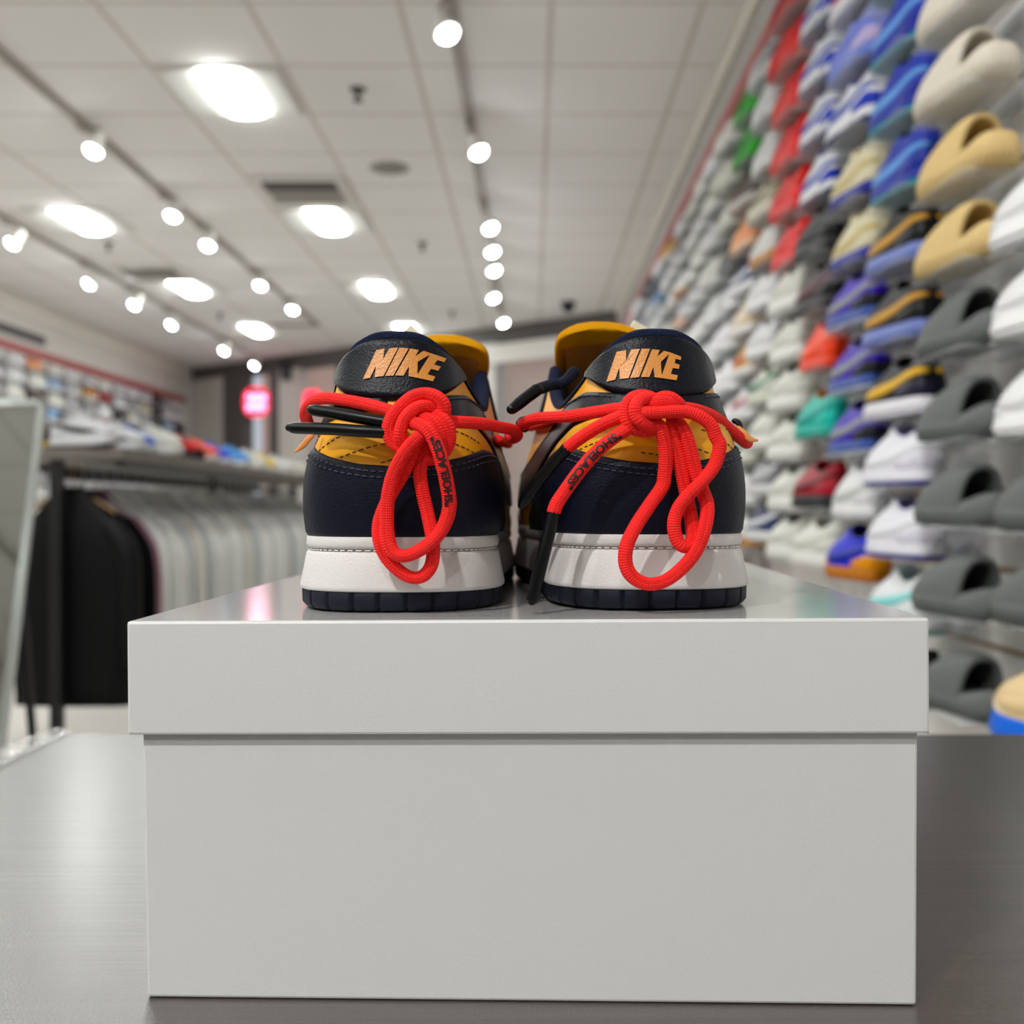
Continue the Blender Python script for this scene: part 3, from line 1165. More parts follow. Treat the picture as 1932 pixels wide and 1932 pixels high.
    for j in range(8):
        for i in range(8):
            a = j * 9 + i
            fs.append((a, a + 1, a + 10, a + 9))
    mk('tongue_lining', vs, fs, M_FELT2, tg)
    # cream woven tag sewn to the tongue edge
    e = -mx if side == 'R' else -mx
    tgx, tgz, an = (cxo + .0215, .1385, 30) if side == 'R' else (-.0055, .1365, 45)
    MB().box(tgx - .009, tgx + .009, .137, .1385, tgz - .008, tgz + .008, .0005, Matrix.Translation((tgx, .138, tgz)) @ Matrix.Rotation(math.radians(an), 4, 'Y') @ Matrix.Translation((-tgx, -.138, -tgz))).build('tongue_tag', M_TAGW, tg, smooth=False)
    # flat navy laces over the tongue
    lc = MB()
    for (y, z, hw) in ((.158, .130, .027), (.176, .121, .022), (.194, .112, .016)):
        lc.tube([(-hw - .002, y, z - .006), (-hw * .5, y - .001, z + .0035), (0, y, z + .005), (hw * .5, y + .001, z + .0035), (hw + .002, y, z - .006)], .0024, 8, 5)
    lc.build('tied_laces', M_DLACE, root)

    return root, sh, inv


ls, sh_l, inv_l = build_hero('L', 'navy and yellow leather sneaker whose red rope knot hangs in an oval loop', (-.0575, HZ, ZL - .0003), math.radians(.7))
rs, sh_r, inv_r = build_hero('R', 'navy and yellow leather sneaker whose red rope has two loose black tipped ends', (.0537, HZ + .0005, ZL + .0008), math.radians(4.3))


def rope(pts, parent, inv, name='shoelace', r=.00275, m=None, n=14):
    w = [inv @ at(px, py, HZ - d / 1000) for px, py, d in pts]
    vs, fs, uv = tube_geo(w, r, n, 8)
    return mk(name, vs, fs, m or M_LACE, parent, uvs=uv)


def c1(pts):
    return [(540 + u / 3.22, 580 + v / 3.22, d) for u, v, d in pts]


def c2(pts):
    return [(940 + u / 3.22, 580 + v / 3.22, d) for u, v, d in pts]


def c3(pts):
    return [(700 + u / 9.66, 720 + v / 9.66, d) for u, v, d in pts]


def c4(pts):
    return [(1150 + u / 9.66, 720 + v / 9.66, d) for u, v, d in pts]


def c7(pts):
    return [(880 + u / 9.66, 640 + v / 9.66, d) for u, v, d in pts]


def surf(sh, root_inv, u, z, off):
    """a point just off the shoe wall, in shoe space"""
    v = sh.vz(u, z)
    return sh.P(u, v) + sh.nrm(u, v) * off


# --- left shoe rope
R_ = .00285
strap = rope(c1([(700, 660, 5), (620, 625, 3), (450, 580, -5), (250, 552, -16), (160, 575, -26), (118, 640, -38), (130, 700, -52)]) , ls, inv_l, 'shoelace', .0027)
tail = [surf(sh_l, inv_l, -4.0 - .5 * k, .086 - .001 * k, .0036) for k in range(0, 6)]
vs, fs, uv = tube_geo(tail, .0026, 12, 6)
mk('shoelace', vs, fs, M_LACE, ls, uvs=uv)
rope(c1([(960, 690, 5), (1050, 697, 3), (1180, 705, -6), (1290, 725, -18), (1375, 745, -30), (1402, 775, -38), (1380, 795, -46), (1360, 780, -60)]), ls, inv_l, 'shoelace', .0027)
tail = [surf(sh_l, inv_l, 3.6 + .5 * k, .078 + .0008 * k, .0036) for k in range(0, 7)]
vs, fs, uv = tube_geo(tail, .0026, 12, 6)
mk('shoelace', vs, fs, M_LACE, ls, uvs=uv)
# knot rings
rope(c3([(640, 1260, 8), (540, 1200, 9), (400, 1100, 9), (325, 940, 9), (330, 790, 9), (410, 620, 9), (570, 430, 9), (770, 275, 9), (990, 225, 9), (1180, 275, 10), (1310, 400, 10), (1325, 560, 9), (1290, 700, 6), (1240, 800, 3)]), ls, inv_l, r=R_)
rope(c3([(640, 1210, 9), (550, 1060, 12), (535, 920, 13), (580, 750, 13), (680, 590, 13), (820, 480, 12), (970, 440, 11), (1110, 480, 9), (1210, 570, 6)]), ls, inv_l, r=.0026)
rope(c3([(1080, 600, 6), (1180, 610, 9), (1310, 690, 11), (1400, 830, 11), (1425, 1000, 10), (1390, 1170, 9), (1290, 1310, 7), (1150, 1395, 6), (1000, 1410, 6), (880, 1350, 5)]), ls, inv_l, r=R_)
rope(c3([(930, 650, 10), (1040, 680, 12), (1150, 770, 13), (1230, 900, 13), (1270, 1050, 12), (1290, 1200, 9)]), ls, inv_l, r=.0026)
# lettered strand that becomes the front loop
front = c3([(760, 770, 10), (850, 770, 14), (990, 840, 17), (1090, 950, 18), (1180, 1120, 18), (1250, 1310, 18), (1320, 1570, 17)]) + \
    c1([(975, 1065, 15.5), (992, 1200, 13.5), (965, 1310, 12.5), (905, 1400, 12.5), (810, 1475, 12.5), (720, 1510, 12.5), (655, 1490, 12), (622, 1420, 11.5), (610, 1300, 11), (618, 1160, 11), (650, 1020, 12), (715, 890, 14), (780, 810, 15), (830, 770, 14)])
rope(front, ls, inv_l, r=.0028)
rope(c1([(850, 830, 7), (830, 900, 7), (812, 1000, 6.5), (828, 1120, 6), (858, 1250, 6), (885, 1380, 7.5), (893, 1480, 8), (880, 1570, 8), (830, 1632, 8), (760, 1640, 8), (680, 1595, 8), (610, 1520, 8), (570, 1430, 8), (562, 1330, 6.5), (590, 1230, 6), (650, 1110, 6.5), (710, 1010, 8), (755, 910, 9), (790, 830, 9)]), ls, inv_l, r=.0027)
# two black lace ends
for pts in ([(620, 700, 8), (450, 672, 6), (300, 645, 3), (175, 625, 0), (150, 618, -1)], [(610, 760, 9), (430, 750, 8), (250, 738, 5), (60, 733, 2), (22, 731, 1.5)]):
    rope(c1(pts), ls, inv_l, 'aglet', [.0026, .0026, .0026, .0025, .0018], M_AGLET, 10)['label'] = 'black heat-sealed lace end'
t_ = c3([(1150, 1010, 18), (1190, 1130, 18), (1250, 1310, 18), (1320, 1570, 17)]) + c1([(975, 1065, 15.5), (990, 1200, 13.5)])
seq = [at(px, py, HZ - d / 1000) for px, py, d in t_][::-1]
lettering_on_path('"SHOELACES"', seq, .0028, .0036, 'lettering', ls, inv_l)
MB().add(*[(lambda g: (g[0], g[1]))(tube_geo([inv_l @ at(540 + u / 9.66, 720 + v / 9.66, HZ - d / 1000) for u, v, d in ((560, 900, -14), (480, 960, -12), (390, 1060, -12), (300, 1170, -13), (165, 1280, -14))], [.0009, .0013, .0014, .0013, .0005], 10, 5, .4))][0]).build('pull_tab', M_TAN, ls)
# --- right shoe rope
rope(c2([(800, 620, 6), (740, 615, 3), (600, 635, -3), (420, 662, -12), (260, 672, -22), (185, 690, -31), (150, 712, -38), (150, 725, -50)]), rs, inv_r, r=.0027)
tail = [surf(sh_r, inv_r, 3.6 + .5 * k, .086 + .0008 * k, .0036) for k in range(0, 7)]
vs, fs, uv = tube_geo(tail, .0026, 12, 6)
mk('shoelace', vs, fs, M_LACE, rs, uvs=uv)
rope(c2([(1080, 610, 4), (1190, 620, -3), (1310, 665, -15), (1400, 735, -27), (1470, 795, -35), (1510, 825, -44), (1500, 800, -56)]), rs, inv_r, r=.0027)
tail = [surf(sh_r, inv_r, -3.8 - .5 * k, .076 + .001 * k, .0036) for k in range(0, 6)]
vs, fs, uv = tube_geo(tail, .0026, 12, 6)
mk('shoelace', vs, fs, M_LACE, rs, uvs=uv)
# knot
rope(c4([(700, 900, 8), (480, 870, 9), (350, 760, 10), (310, 600, 10), (330, 430, 10), (420, 310, 10), (560, 265, 10), (700, 280, 9), (830, 340, 7)]), rs, inv_r, r=R_)
rope(c4([(780, 320, 8), (660, 300, 12), (540, 350, 14), (480, 470, 15), (490, 610, 15), (570, 730, 15), (700, 810, 13), (830, 850, 9)]), rs, inv_r, r=.0027)
rope(c4([(330, 760, 6), (450, 850, 8), (620, 885, 9), (800, 870, 8), (900, 800, 6)]), rs, inv_r, r=R_)
rope(c4([(600, 440, 8), (740, 400, 11), (900, 370, 12), (1060, 380, 11), (1200, 440, 8)]), rs, inv_r, r=.0027)
rope(c4([(820, 380, 5), (920, 300, 8), (1040, 275, 9), (1150, 310, 9), (1250, 390, 8), (1310, 480, 5)]), rs, inv_r, r=.0026)
loopb = c4([(560, 560, 11), (650, 565, 15), (900, 562, 15), (1180, 545, 14), (1430, 560, 13), (1670, 650, 13), (1850, 800, 12.5), (1935, 1000, 12)]) + \
    c2([(1345, 840, 12), (1318, 950, 12), (1245, 1050, 13.5), (1150, 1145, 13), (1090, 1230, 12), (1068, 1320, 12), (1085, 1410, 12), (1130, 1455, 12), (1172, 1430, 10), (1180, 1350, 8), (1160, 1220, 6), (1130, 1080, 6), (1100, 930, 7), (1065, 810, 8), (1035, 730, 8)])
rope(loopb, rs, inv_r, r=.0027)
loopa = c4([(700, 700, 8), (800, 730, 10), (920, 840, 11), (1000, 1100, 10), (1025, 1400, 9), (1000, 1720, 8)]) + \
    c2([(995, 1090, 8), (920, 1200, 9), (835, 1330, 11), (780, 1450, 12.5), (775, 1560, 12.5), (820, 1640, 12.5), (910, 1680, 12.5), (1010, 1662, 12.5), (1110, 1590, 12.5), (1200, 1480, 12.5), (1255, 1340, 12), (1270, 1210, 9), (1240, 1110, 7), (1200, 1000, 7), (1170, 880, 8), (1140, 780, 8.5), (1105, 715, 8), (1060, 680, 6)])
rope(loopa, rs, inv_r, r=.0028)
e1 = rope(c2([(790, 650, 8), (700, 680, 7), (590, 735, 4), (490, 800, 1), (425, 850, -1)]), rs, inv_r, r=.0027)
rope(c2([(425, 850, -1), (340, 940, -5), (250, 1050, -9), (165, 1165, -13), (140, 1205, -14)]), rs, inv_r, 'aglet', [.0027, .0026, .0026, .0025, .0015], M_AGLET, 10)
e2p = c2([(820, 720, 8), (760, 752, 10), (670, 815, 10), (580, 895, 9), (490, 1000, 8), (410, 1110, 7), (360, 1185, 7), (338, 1240, 7)])
e2 = rope(e2p, rs, inv_r, r=.0028)
rope(c2([(338, 1240, 7), (310, 1360, 7.5), (275, 1500, 8), (240, 1640, 8), (210, 1770, 8), (204, 1790, 8)]), rs, inv_r, 'aglet', [.0027, .0027, .0027, .0027, .0025, .0015], M_AGLET, 10)
seq = [at(px, py, HZ - d / 1000) for px, py, d in c2([(738, 772, 10), (670, 818, 10), (580, 900, 9), (490, 1003, 8), (425, 1095, 7)])]
lettering_on_path('"SHOELACES"', seq, .0028, .0036, 'lettering', rs, inv_r)
# dark lace end over the collar, loops the rope passes through, orange tabs
rope(c7([(1960, 600, -52), (1760, 800, -48), (1560, 830, -45), (1400, 880, -40), (1270, 930, -37)]), rs, inv_r, 'dark_lace', .0027, M_DLACE, 10)
rope(c7([(1290, 920, -37), (1100, 1060, -33), (960, 1170, -30), (830, 1275, -27)]), rs, inv_r, 'aglet', [.0029, .0028, .0028, .0024], M_AGLET, 10)
rope(c7([(1060, 1450, -47), (1000, 1470, -40), (955, 1540, -38), (985, 1620, -38), (1070, 1650, -44)]), rs, inv_r, 'lace_loop', .0014, M_AGLET, 8)
rope(c2([(1436, 690, -50), (1462, 704, -46), (1468, 745, -43), (1450, 790, -48)]), rs, inv_r, 'lace_loop', .0014, M_AGLET, 8)
g = tube_geo([inv_r @ at(940 + u / 3.22, 580 + v / 3.22, HZ - d / 1000) for u, v, d in ((1455, 730, -38), (1490, 765, -34), (1530, 800, -34), (1575, 808, -35))], [.0014, .0018, .0016, .0005], 10, 5, .35)
mk('pull_tab', g[0], g[1], M_TAN, rs)
#SHOP
# ------------------------------------------------------------------ unseen track lamps: key set by the lace shadow, the rest added as fill
for i, (x, y, tx, ty, tz, w_) in enumerate(((-.9, -1.0, 0, .45, 1.1, 1.5), (-.335, -1.9, .1, .6, 1.0, .45), (-2.43, -.9, -.2, .5, 1.0, .5), (-2.43, 1.4, -1.8, 5, 1.0, .6), (-.335, .9, .85, 2.2, 1.5, .9))):
    lab = ('spotlight behind the camera aimed at the sneakers', 'added fill spotlight behind the camera on the shoebox track', 'added fill spotlight behind the camera on the garment track',
           'added fill spotlight overhead aimed at the garment rack', 'added fill spotlight overhead aimed at the shoe wall')[i]
    t = thing('track_spotlight', lab, 'spotlight', (x, y, CEIL - .17), 0, 'track spotlights')
    aim = (Vector((tx, ty, tz)) - Vector((x, y, CEIL - .17))).normalized()
    q = aim.to_track_quat('-Z', 'Y').to_matrix().to_4x4()
    MB().lathe([(.022, .10), (.03, .085), (.034, .04), (.05, .0), (.053, -.015), (.047, -.015)], 20, q).build('lamp_can', M_WMETAL, t)
    MB().lathe([(.042, -.012), (.041, -.02), (.034, -.032), (.02, -.04), (.004, -.043)], 20, q).build('bulb', M_BULB, t)
    c = q @ Vector((0, 0, .07))
    MB().tube([c, Vector((0, c.y, .14))], .008, 8, 1).box(-.022, .022, c.y - .05, c.y + .05, .120, .1415, .004).build('stem', M_TRACK, t)
    beam(t, q, SPOT_W * w_, size=70)
tk = MB().box(-.924, -.876, -2.4, -.6, CEIL - .028, CEIL - .001, .003).build('light_track', M_TRACK, smooth=False)  # unseen track added to hold the key lamp
tag(tk, 'added short light track behind the camera', 'light track')

# ------------------------------------------------------------------ shop footwear, built once per kind
def hexm(h, rough=.5):
    import colorsys
    r, g, b = [int(h[i:i + 2], 16) / 255 for i in (0, 2, 4)]
    hh, ss, vv = colorsys.rgb_to_hsv(r, g, b)
    if ss > .22:
        ss, vv = min(1, ss * 1.4 + .04), vv * .88
    elif vv < .4:
        vv *= .5
    else:
        vv *= .88
    return mat('tint_' + h + '_%d' % int(rough * 100), colorsys.hsv_to_rgb(hh, ss, vv), rough, spec=.18)


def to_mesh(o):
    me = o.data
    bpy.data.objects.remove(o, do_unlink=True)
    return me


DEF = hexm('dddddd')
KINDS = {}


def make_kind(kind):
    hi = {'low': 0, 'high': .032, 'mid': .014, 'chunky': .004}[kind]
    th = .013 if kind == 'chunky' else 0
    sh = Shoe(False, hi, zb=.031 + th)
    if th:
        sh.T[:, 2] += th
    P_ = {}
    vs, fs = sh.grid(44, 8)
    P_['upper'] = to_mesh(mk('upper', vs, fs, DEF))
    fl = .006 if th else .002
    vs, fs = sh.rings(44, [(.0, -.001), (.001, .002), (.009, .003)], True, True)
    P_['outsole'] = to_mesh(mk('outsole', vs, fs, DEF))
    vs, fs = sh.rings(44, [(.009, .004 + fl * .4), (.012, .004 + fl), (.020 + th * .6, .001 + fl * .7), (.028 + th, .002), (.0345 + th, .001), (.035 + th, -.004)], True, True)
    P_['midsole'] = to_mesh(mk('midsole', vs, fs, DEF))
    vs, fs = [], []
    nl = 30
    prof = [(0, 0.0), (-.001, .003), (-.005, .0015), (-.0075, -.014), (-.003, -.055)]
    for (o, dz) in prof:
        for i in range(nl):
            u = 20 * i / nl
            t = cl(sh.T, u)
            d = cl(sh.T, u + .1) - cl(sh.T, u - .1)
            n = np.array((d[1], -d[0])) / np.linalg.norm(d[:2])
            thin = max(.25, min(1, (.19 - t[1]) / .05))
            vs.append(Vector((t[0] + n[0] * o * thin, t[1] + n[1] * o * thin, max(.046 + th, t[2] + dz * (thin if dz > -.004 else 1)))))
    for j in range(len(prof) - 1):
        for i in range(nl):
            fs.append((j * nl + i, j * nl + (i + 1) % nl, (j + 1) * nl + (i + 1) % nl, (j + 1) * nl + i))
    fs.append(tuple((len(prof) - 1) * nl + i for i in range(nl)))
    P_['collar_lining'] = to_mesh(mk('collar_lining', vs, fs, DEF))
    pn = MB()
    hi_ = lerpf([(.4, .09), (2, .094), (3.2, .0905), (4, .083), (5, .075), (6, .069), (7, .064), (8, .058)])
    lw_ = lerpf([(.4, .082), (2, .078), (3.2, .0700), (4, .060), (5, .050), (6, .044), (7, .045), (8, .053)])
    v1, f1 = sh.patch(.4, 8, 16, lambda u: lw_(u) + th, lambda u: hi_(u) + th, 2, .0016)
    v2, f2 = sh.patch(-8, -.4, 16, lambda u: lw_(-u) + th, lambda u: hi_(-u) + th, 2, .0016)
    P_['side_panel'] = to_mesh(mk('side_panel', v1, f1, DEF))
    P_['side_panel#2'] = to_mesh(mk('side_panel', v2, f2, DEF))
    lo_z = lambda u: .033 + th + sh.spring(sh.base(u)[0].y)
    v1, f1 = sh.patch(-4, 4, 18, lo_z, lerpf([(-4, .05 + th), (-2, .068 + th), (0, .062 + th), (2, .068 + th), (4, .05 + th)]), 2, .0014)
    v2, f2 = sh.patch(7, 13, 18, lo_z, lerpf([(7, .038 + th), (8, .05 + th), (10, .06 + th), (12, .05 + th), (13, .038 + th)]), 2, .0014)
    P_['heel_counter'] = to_mesh(mk('heel_counter', v1, f1, DEF))
    P_['toe_cap'] = to_mesh(mk('toe_cap', v2, f2, DEF))
    # tongue with rows of lace
    mb = MB()
    sec = [(.214, .086, .014), (.18, .108, .020), (.152, .122 + hi * .7, .022), (.135, .131 + hi * .9, .021)]
    vs, fs = [], []
    nn = 12
    for (y, z, hw) in sec:
        for i in range(nn):
            a = 2 * PI * i / nn
            X = hw * math.copysign(abs(math.cos(a)) ** .6, math.cos(a))
            T_ = .005 * math.sin(a)
            vs.append(Vector((X + .005, y + T_ * .75, z + th + T_ * .65 - .009 * (X / .024) ** 2)))
    for j in range(len(sec) - 1):
        for i in range(nn):
            fs.append((j * nn + i, j * nn + (i + 1) % nn, (j + 1) * nn + (i + 1) % nn, (j + 1) * nn + i))
    fs.append(tuple(range(nn))[::-1])
    fs.append(tuple((len(sec) - 1) * nn + i for i in range(nn)))
    mb.add(vs, fs)
    P_['tongue'] = to_mesh(mb.build('tongue', DEF))
    lc = MB()
    for (y, z, hw) in ((.155, .124 + hi * .7, .027), (.170, .119 + hi * .3, .024), (.184, .114, .021), (.198, .106, .016)):
        lc.tube([(-hw + .004, y, z - .005 + th), (0.005, y, z + .005 + th), (hw + .006, y, z - .005 + th)], .003, 6, 3)
    P_['laces'] = to_mesh(lc.build('laces', DEF))
    return P_


def make_slide():
    sh = Shoe(False)
    nu = 312
    P_ = {}

    def wav(u, j):
        return .006 * (1 if (u * 2.6) % 1 < .5 else 0) if j in (1, 2) else 0
    vs, fs = sh.rings(nu, [(0, -.002), (.002, .006), (.016, .009), (.022, .010), (.034, .008), (.044, .003), (.050, -.003), (.043, -.010)], True, True, wav)
    for i, v in enumerate(vs):
        if v.y < .07 and v.z > .03:
            v.z += .016 * (1 - v.y / .07)
    P_['footbed'] = to_mesh(mk('footbed', vs, fs, DEF))
    # closed toe strap arching over the foot
    vs, fs = [], []
    ny, na = 14, 18
    ys = np.linspace(.085, .292, ny)
    hs = np.interp(ys, [.085, .11, .15, .20, .24, .27, .285, .292], [.118, .124, .116, .098, .080, .064, .052, .040])
    bl = [sh.base(20 * i / 400, .007)[0] for i in range(400)]
    for sgn in (0, 1):
        for y, h in zip(ys, hs):
            xs = [p.x for p in bl if abs(p.y - min(y, .2955)) < .006]
            x0, x1 = (min(xs), max(xs)) if xs else (-.01, .01)
            c, hw = (x0 + x1) / 2, (x1 - x0) / 2
            h2 = h - .010 * sgn
            hw2 = hw - .009 * sgn
            for i in range(na + 1):
                a = PI * i / na
                X = hw2 * math.copysign(abs(math.cos(a)) ** .75, math.cos(a))
                vs.append((c + X, y - .03 * math.sin(a) * max(0, (.16 - y) / .075) * .6, .02 + (h2 - .02) * math.sin(a) ** .8))
    W = na + 1
    O = ny * W
    for j in range(ny - 1):
        for i in range(na):
            fs.append((j * W + i, j * W + i + 1, (j + 1) * W + i + 1, (j + 1) * W + i))
            fs.append((O + j * W + i, O + (j + 1) * W + i, O + (j + 1) * W + i + 1, O + j * W + i + 1))
    for i in range(na):
        fs.append((i, O + i, O + i + 1, i + 1))
        fs.append(((ny - 1) * W + i, (ny - 1) * W + i + 1, O + (ny - 1) * W + i + 1, O + (ny - 1) * W + i))
    P_['strap'] = to_mesh(mk('strap', vs, fs, DEF))
    return P_


for k_ in ('low', 'high', 'mid', 'chunky'):
    KINDS[k_] = make_kind(k_)
KINDS['slide'] = make_slide()
# a template of every kind, parts under their empty; copies are taken from these
TEMPL = {}


def put(kind, cols, loc, rz, label, group, cat='sneaker', name=None, parts=None, scale=1.0):
    """cols: dict part -> hex"""
    root = thing(name or ('foam_slide' if kind == 'slide' else 'sneaker'), label, cat, loc, rz, group)
    root.scale = (scale * {'low': .98, 'mid': .92, 'high': .84, 'chunky': .95, 'slide': .92}[kind],) * 3
    for pn, me in KINDS[kind].items():
        if parts and pn not in parts:
            continue
        key = (kind, pn)
        if key in TEMPL:
            o = TEMPL[key].copy()
        else:
            o = bpy.data.objects.new(pn.split('#')[0], me)
            TEMPL[key] = o
        COL.objects.link(o)
        o.parent = root
        o.material_slots[0].link = 'OBJECT'
        o.material_slots[0].material = hexm(cols.get({'heel_counter': 'overlay', 'toe_cap': 'overlay', 'side_panel#2': 'side_panel'}.get(pn, pn), cols.get('*', 'cccccc')), .6 if kind == 'slide' else .42)
    return root


def C(up, panel=None, mid='e9e8e4', out=None, over=None, lin=None, tong=None, lace=None):
    return {'upper': up, 'side_panel': panel or up, 'midsole': mid, 'outsole': out or mid, 'overlay': over or up, 'collar_lining': lin or over or up, 'tongue': tong or up, 'laces': lace or tong or up}


ORD = ['top', 'second', 'third', 'fourth', 'fifth', 'sixth', 'seventh', 'eighth', 'ninth', 'tenth', 'eleventh', 'twelfth', 'thirteenth', 'fourteenth', 'fifteenth', 'sixteenth', 'seventeenth', 'eighteenth', 'nineteenth']
SL_G = {'*': '686c6a', 'footbed': '686c6a'}
SL_T = {'*': 'dcc9a2'}
SL_B = {'*': 'ddd4c4'}
W = C('e8e8ea', 'e8e8ea', 'f0f0f0', over='dedee2')
WC = C('e3e3da', 'd8d8ce', 'ecebe6', over='dbdbd2')
RED = C('f0403c', 'd82c30', 'e8433c', over='ff5048', lin='7a1520', tong='e02a2c')
BLT = C('4a5aa8', '8fb8e6', '3d4f9a', out='2ea6b4', over='3a4a98', lin='161c5c', tong='20267a', lace='b8d4f0')
BKG = C('17171a', 'c9a45c', '8e98c4', out='8e98c4', over='1c1c20', tong='0c0c0e')
BKY = C('1e1d22', 'e6b616', 'e8e6ec', out='dcdae6', over='2a2838', tong='151518')
WPU = C('ebeaf2', 'efeff6', 'e9e8f2', out='4a4a9c', over='e2e0ee', lin='5c54a0', lace='f2f2f6')
PUG = C('5a34b4', '8c9094', '5468a0', out='b4bcd4', over='3c3c48', lin='101014', tong='5030b8', lace='a8acb0')
CRN = C('ded4b0', 'd2c498', '333c94', out='252c74', over='e2d9b8', lin='c8bc90')
WBL = C('e6e8ee', '2b4fae', 'e8e8ec', out='22306e', over='3d5cc0', lin='2040a0', tong='2c50b8')
LIL = C('a7aede', '8c96d8', '96a2d8', over='c6b4e0', lin='3c3ca8', tong='3640b0')
TEA = C('3fbfb0', '3a9c98', '34b0a4', out='2aa090', over='46c8bc', lin='b88858', tong='c89060')
ORA = C('ff5a26', 'ff6a2e', 'f25a2a', over='ff6030', lin='d02c1e', tong='e8341e')
BLK = C('232226', '34323a', '2c2a2e', over='19181b', lin='101012')
ROY = C('2438d0', '3c4ca0', 'c08a3c', out='b8803a', over='f0a828', lin='101020', tong='1a2480')
WTE = C('eceef0', 'a8dcdc', 'eeeef2', out='3f9c9c', over='e6ecee', tong='cfe8e8')
MAR = C('a83848', '6e2030', '3a3a42', over='b04454', lin='20181c')
GUM = C('e4e4e2', 'd6d6d4', 'c49a58', out='b88a4a', over='dcdcda')
OLV = C('cfcab0', '5c5a44', 'd8d4c0', over='b8b298', lin='44402e')
GRN = C('3fa83a', '2c7c2c', '48b040', out='2f8a2f', over='54bc48', lin='1f5a20')
CGR = C('e0dfd2', '1f7a5a', 'dcdccc', over='c8d2c0', lin='2a6a50')
NVW = C('28345c', 'd8dae0', 'e6e6e8', over='3c486e', lin='181e38')
PNK = C('e0507c', 'f0a0b8', 'eceaea', over='d04070', lin='a02c50')
PEA = C('f0a878', 'e8c0a0', 'e8c8b0', over='f4b084', lin='6a4a6a')
MUS = C('d8a41c', 'c03c30', 'e6e2dc', over='e0b02c', lin='7a2c24')
GRY = C('9c9ca2', 'c8c8cc', 'dededf', over='88888e', lin='5c5c62')
SKY = C('8fb8dc', 'e6e6ea', 'e8e8ec', over='7aa8d4', lin='5a80b0')
CRB = C('ecd9b8', 'ecd9b8', '4a90e6', out='4a90e6', over='f0dfc0', lin='d8c4a0')

WALLZ0, PITCH = 1.946, .314
XS = .79
shelf_me = to_mesh(MB().box(-.055, .105, -.0, .235, -.004, -.0005, .0008).box(.1, .106, .0, .235, -.0005, .03, .0008).build('acrylic_shelf', clear_mat('clear_acrylic', '#e8ecee', .28, .08), smooth=False))


def shelf(loc, rz, label):
    o = bpy.data.objects.new('acrylic_shelf', shelf_me)
    COL.objects.link(o)
    o.location = loc
    tag(o, label, 'shelf', 'clear acrylic shoe shelves')


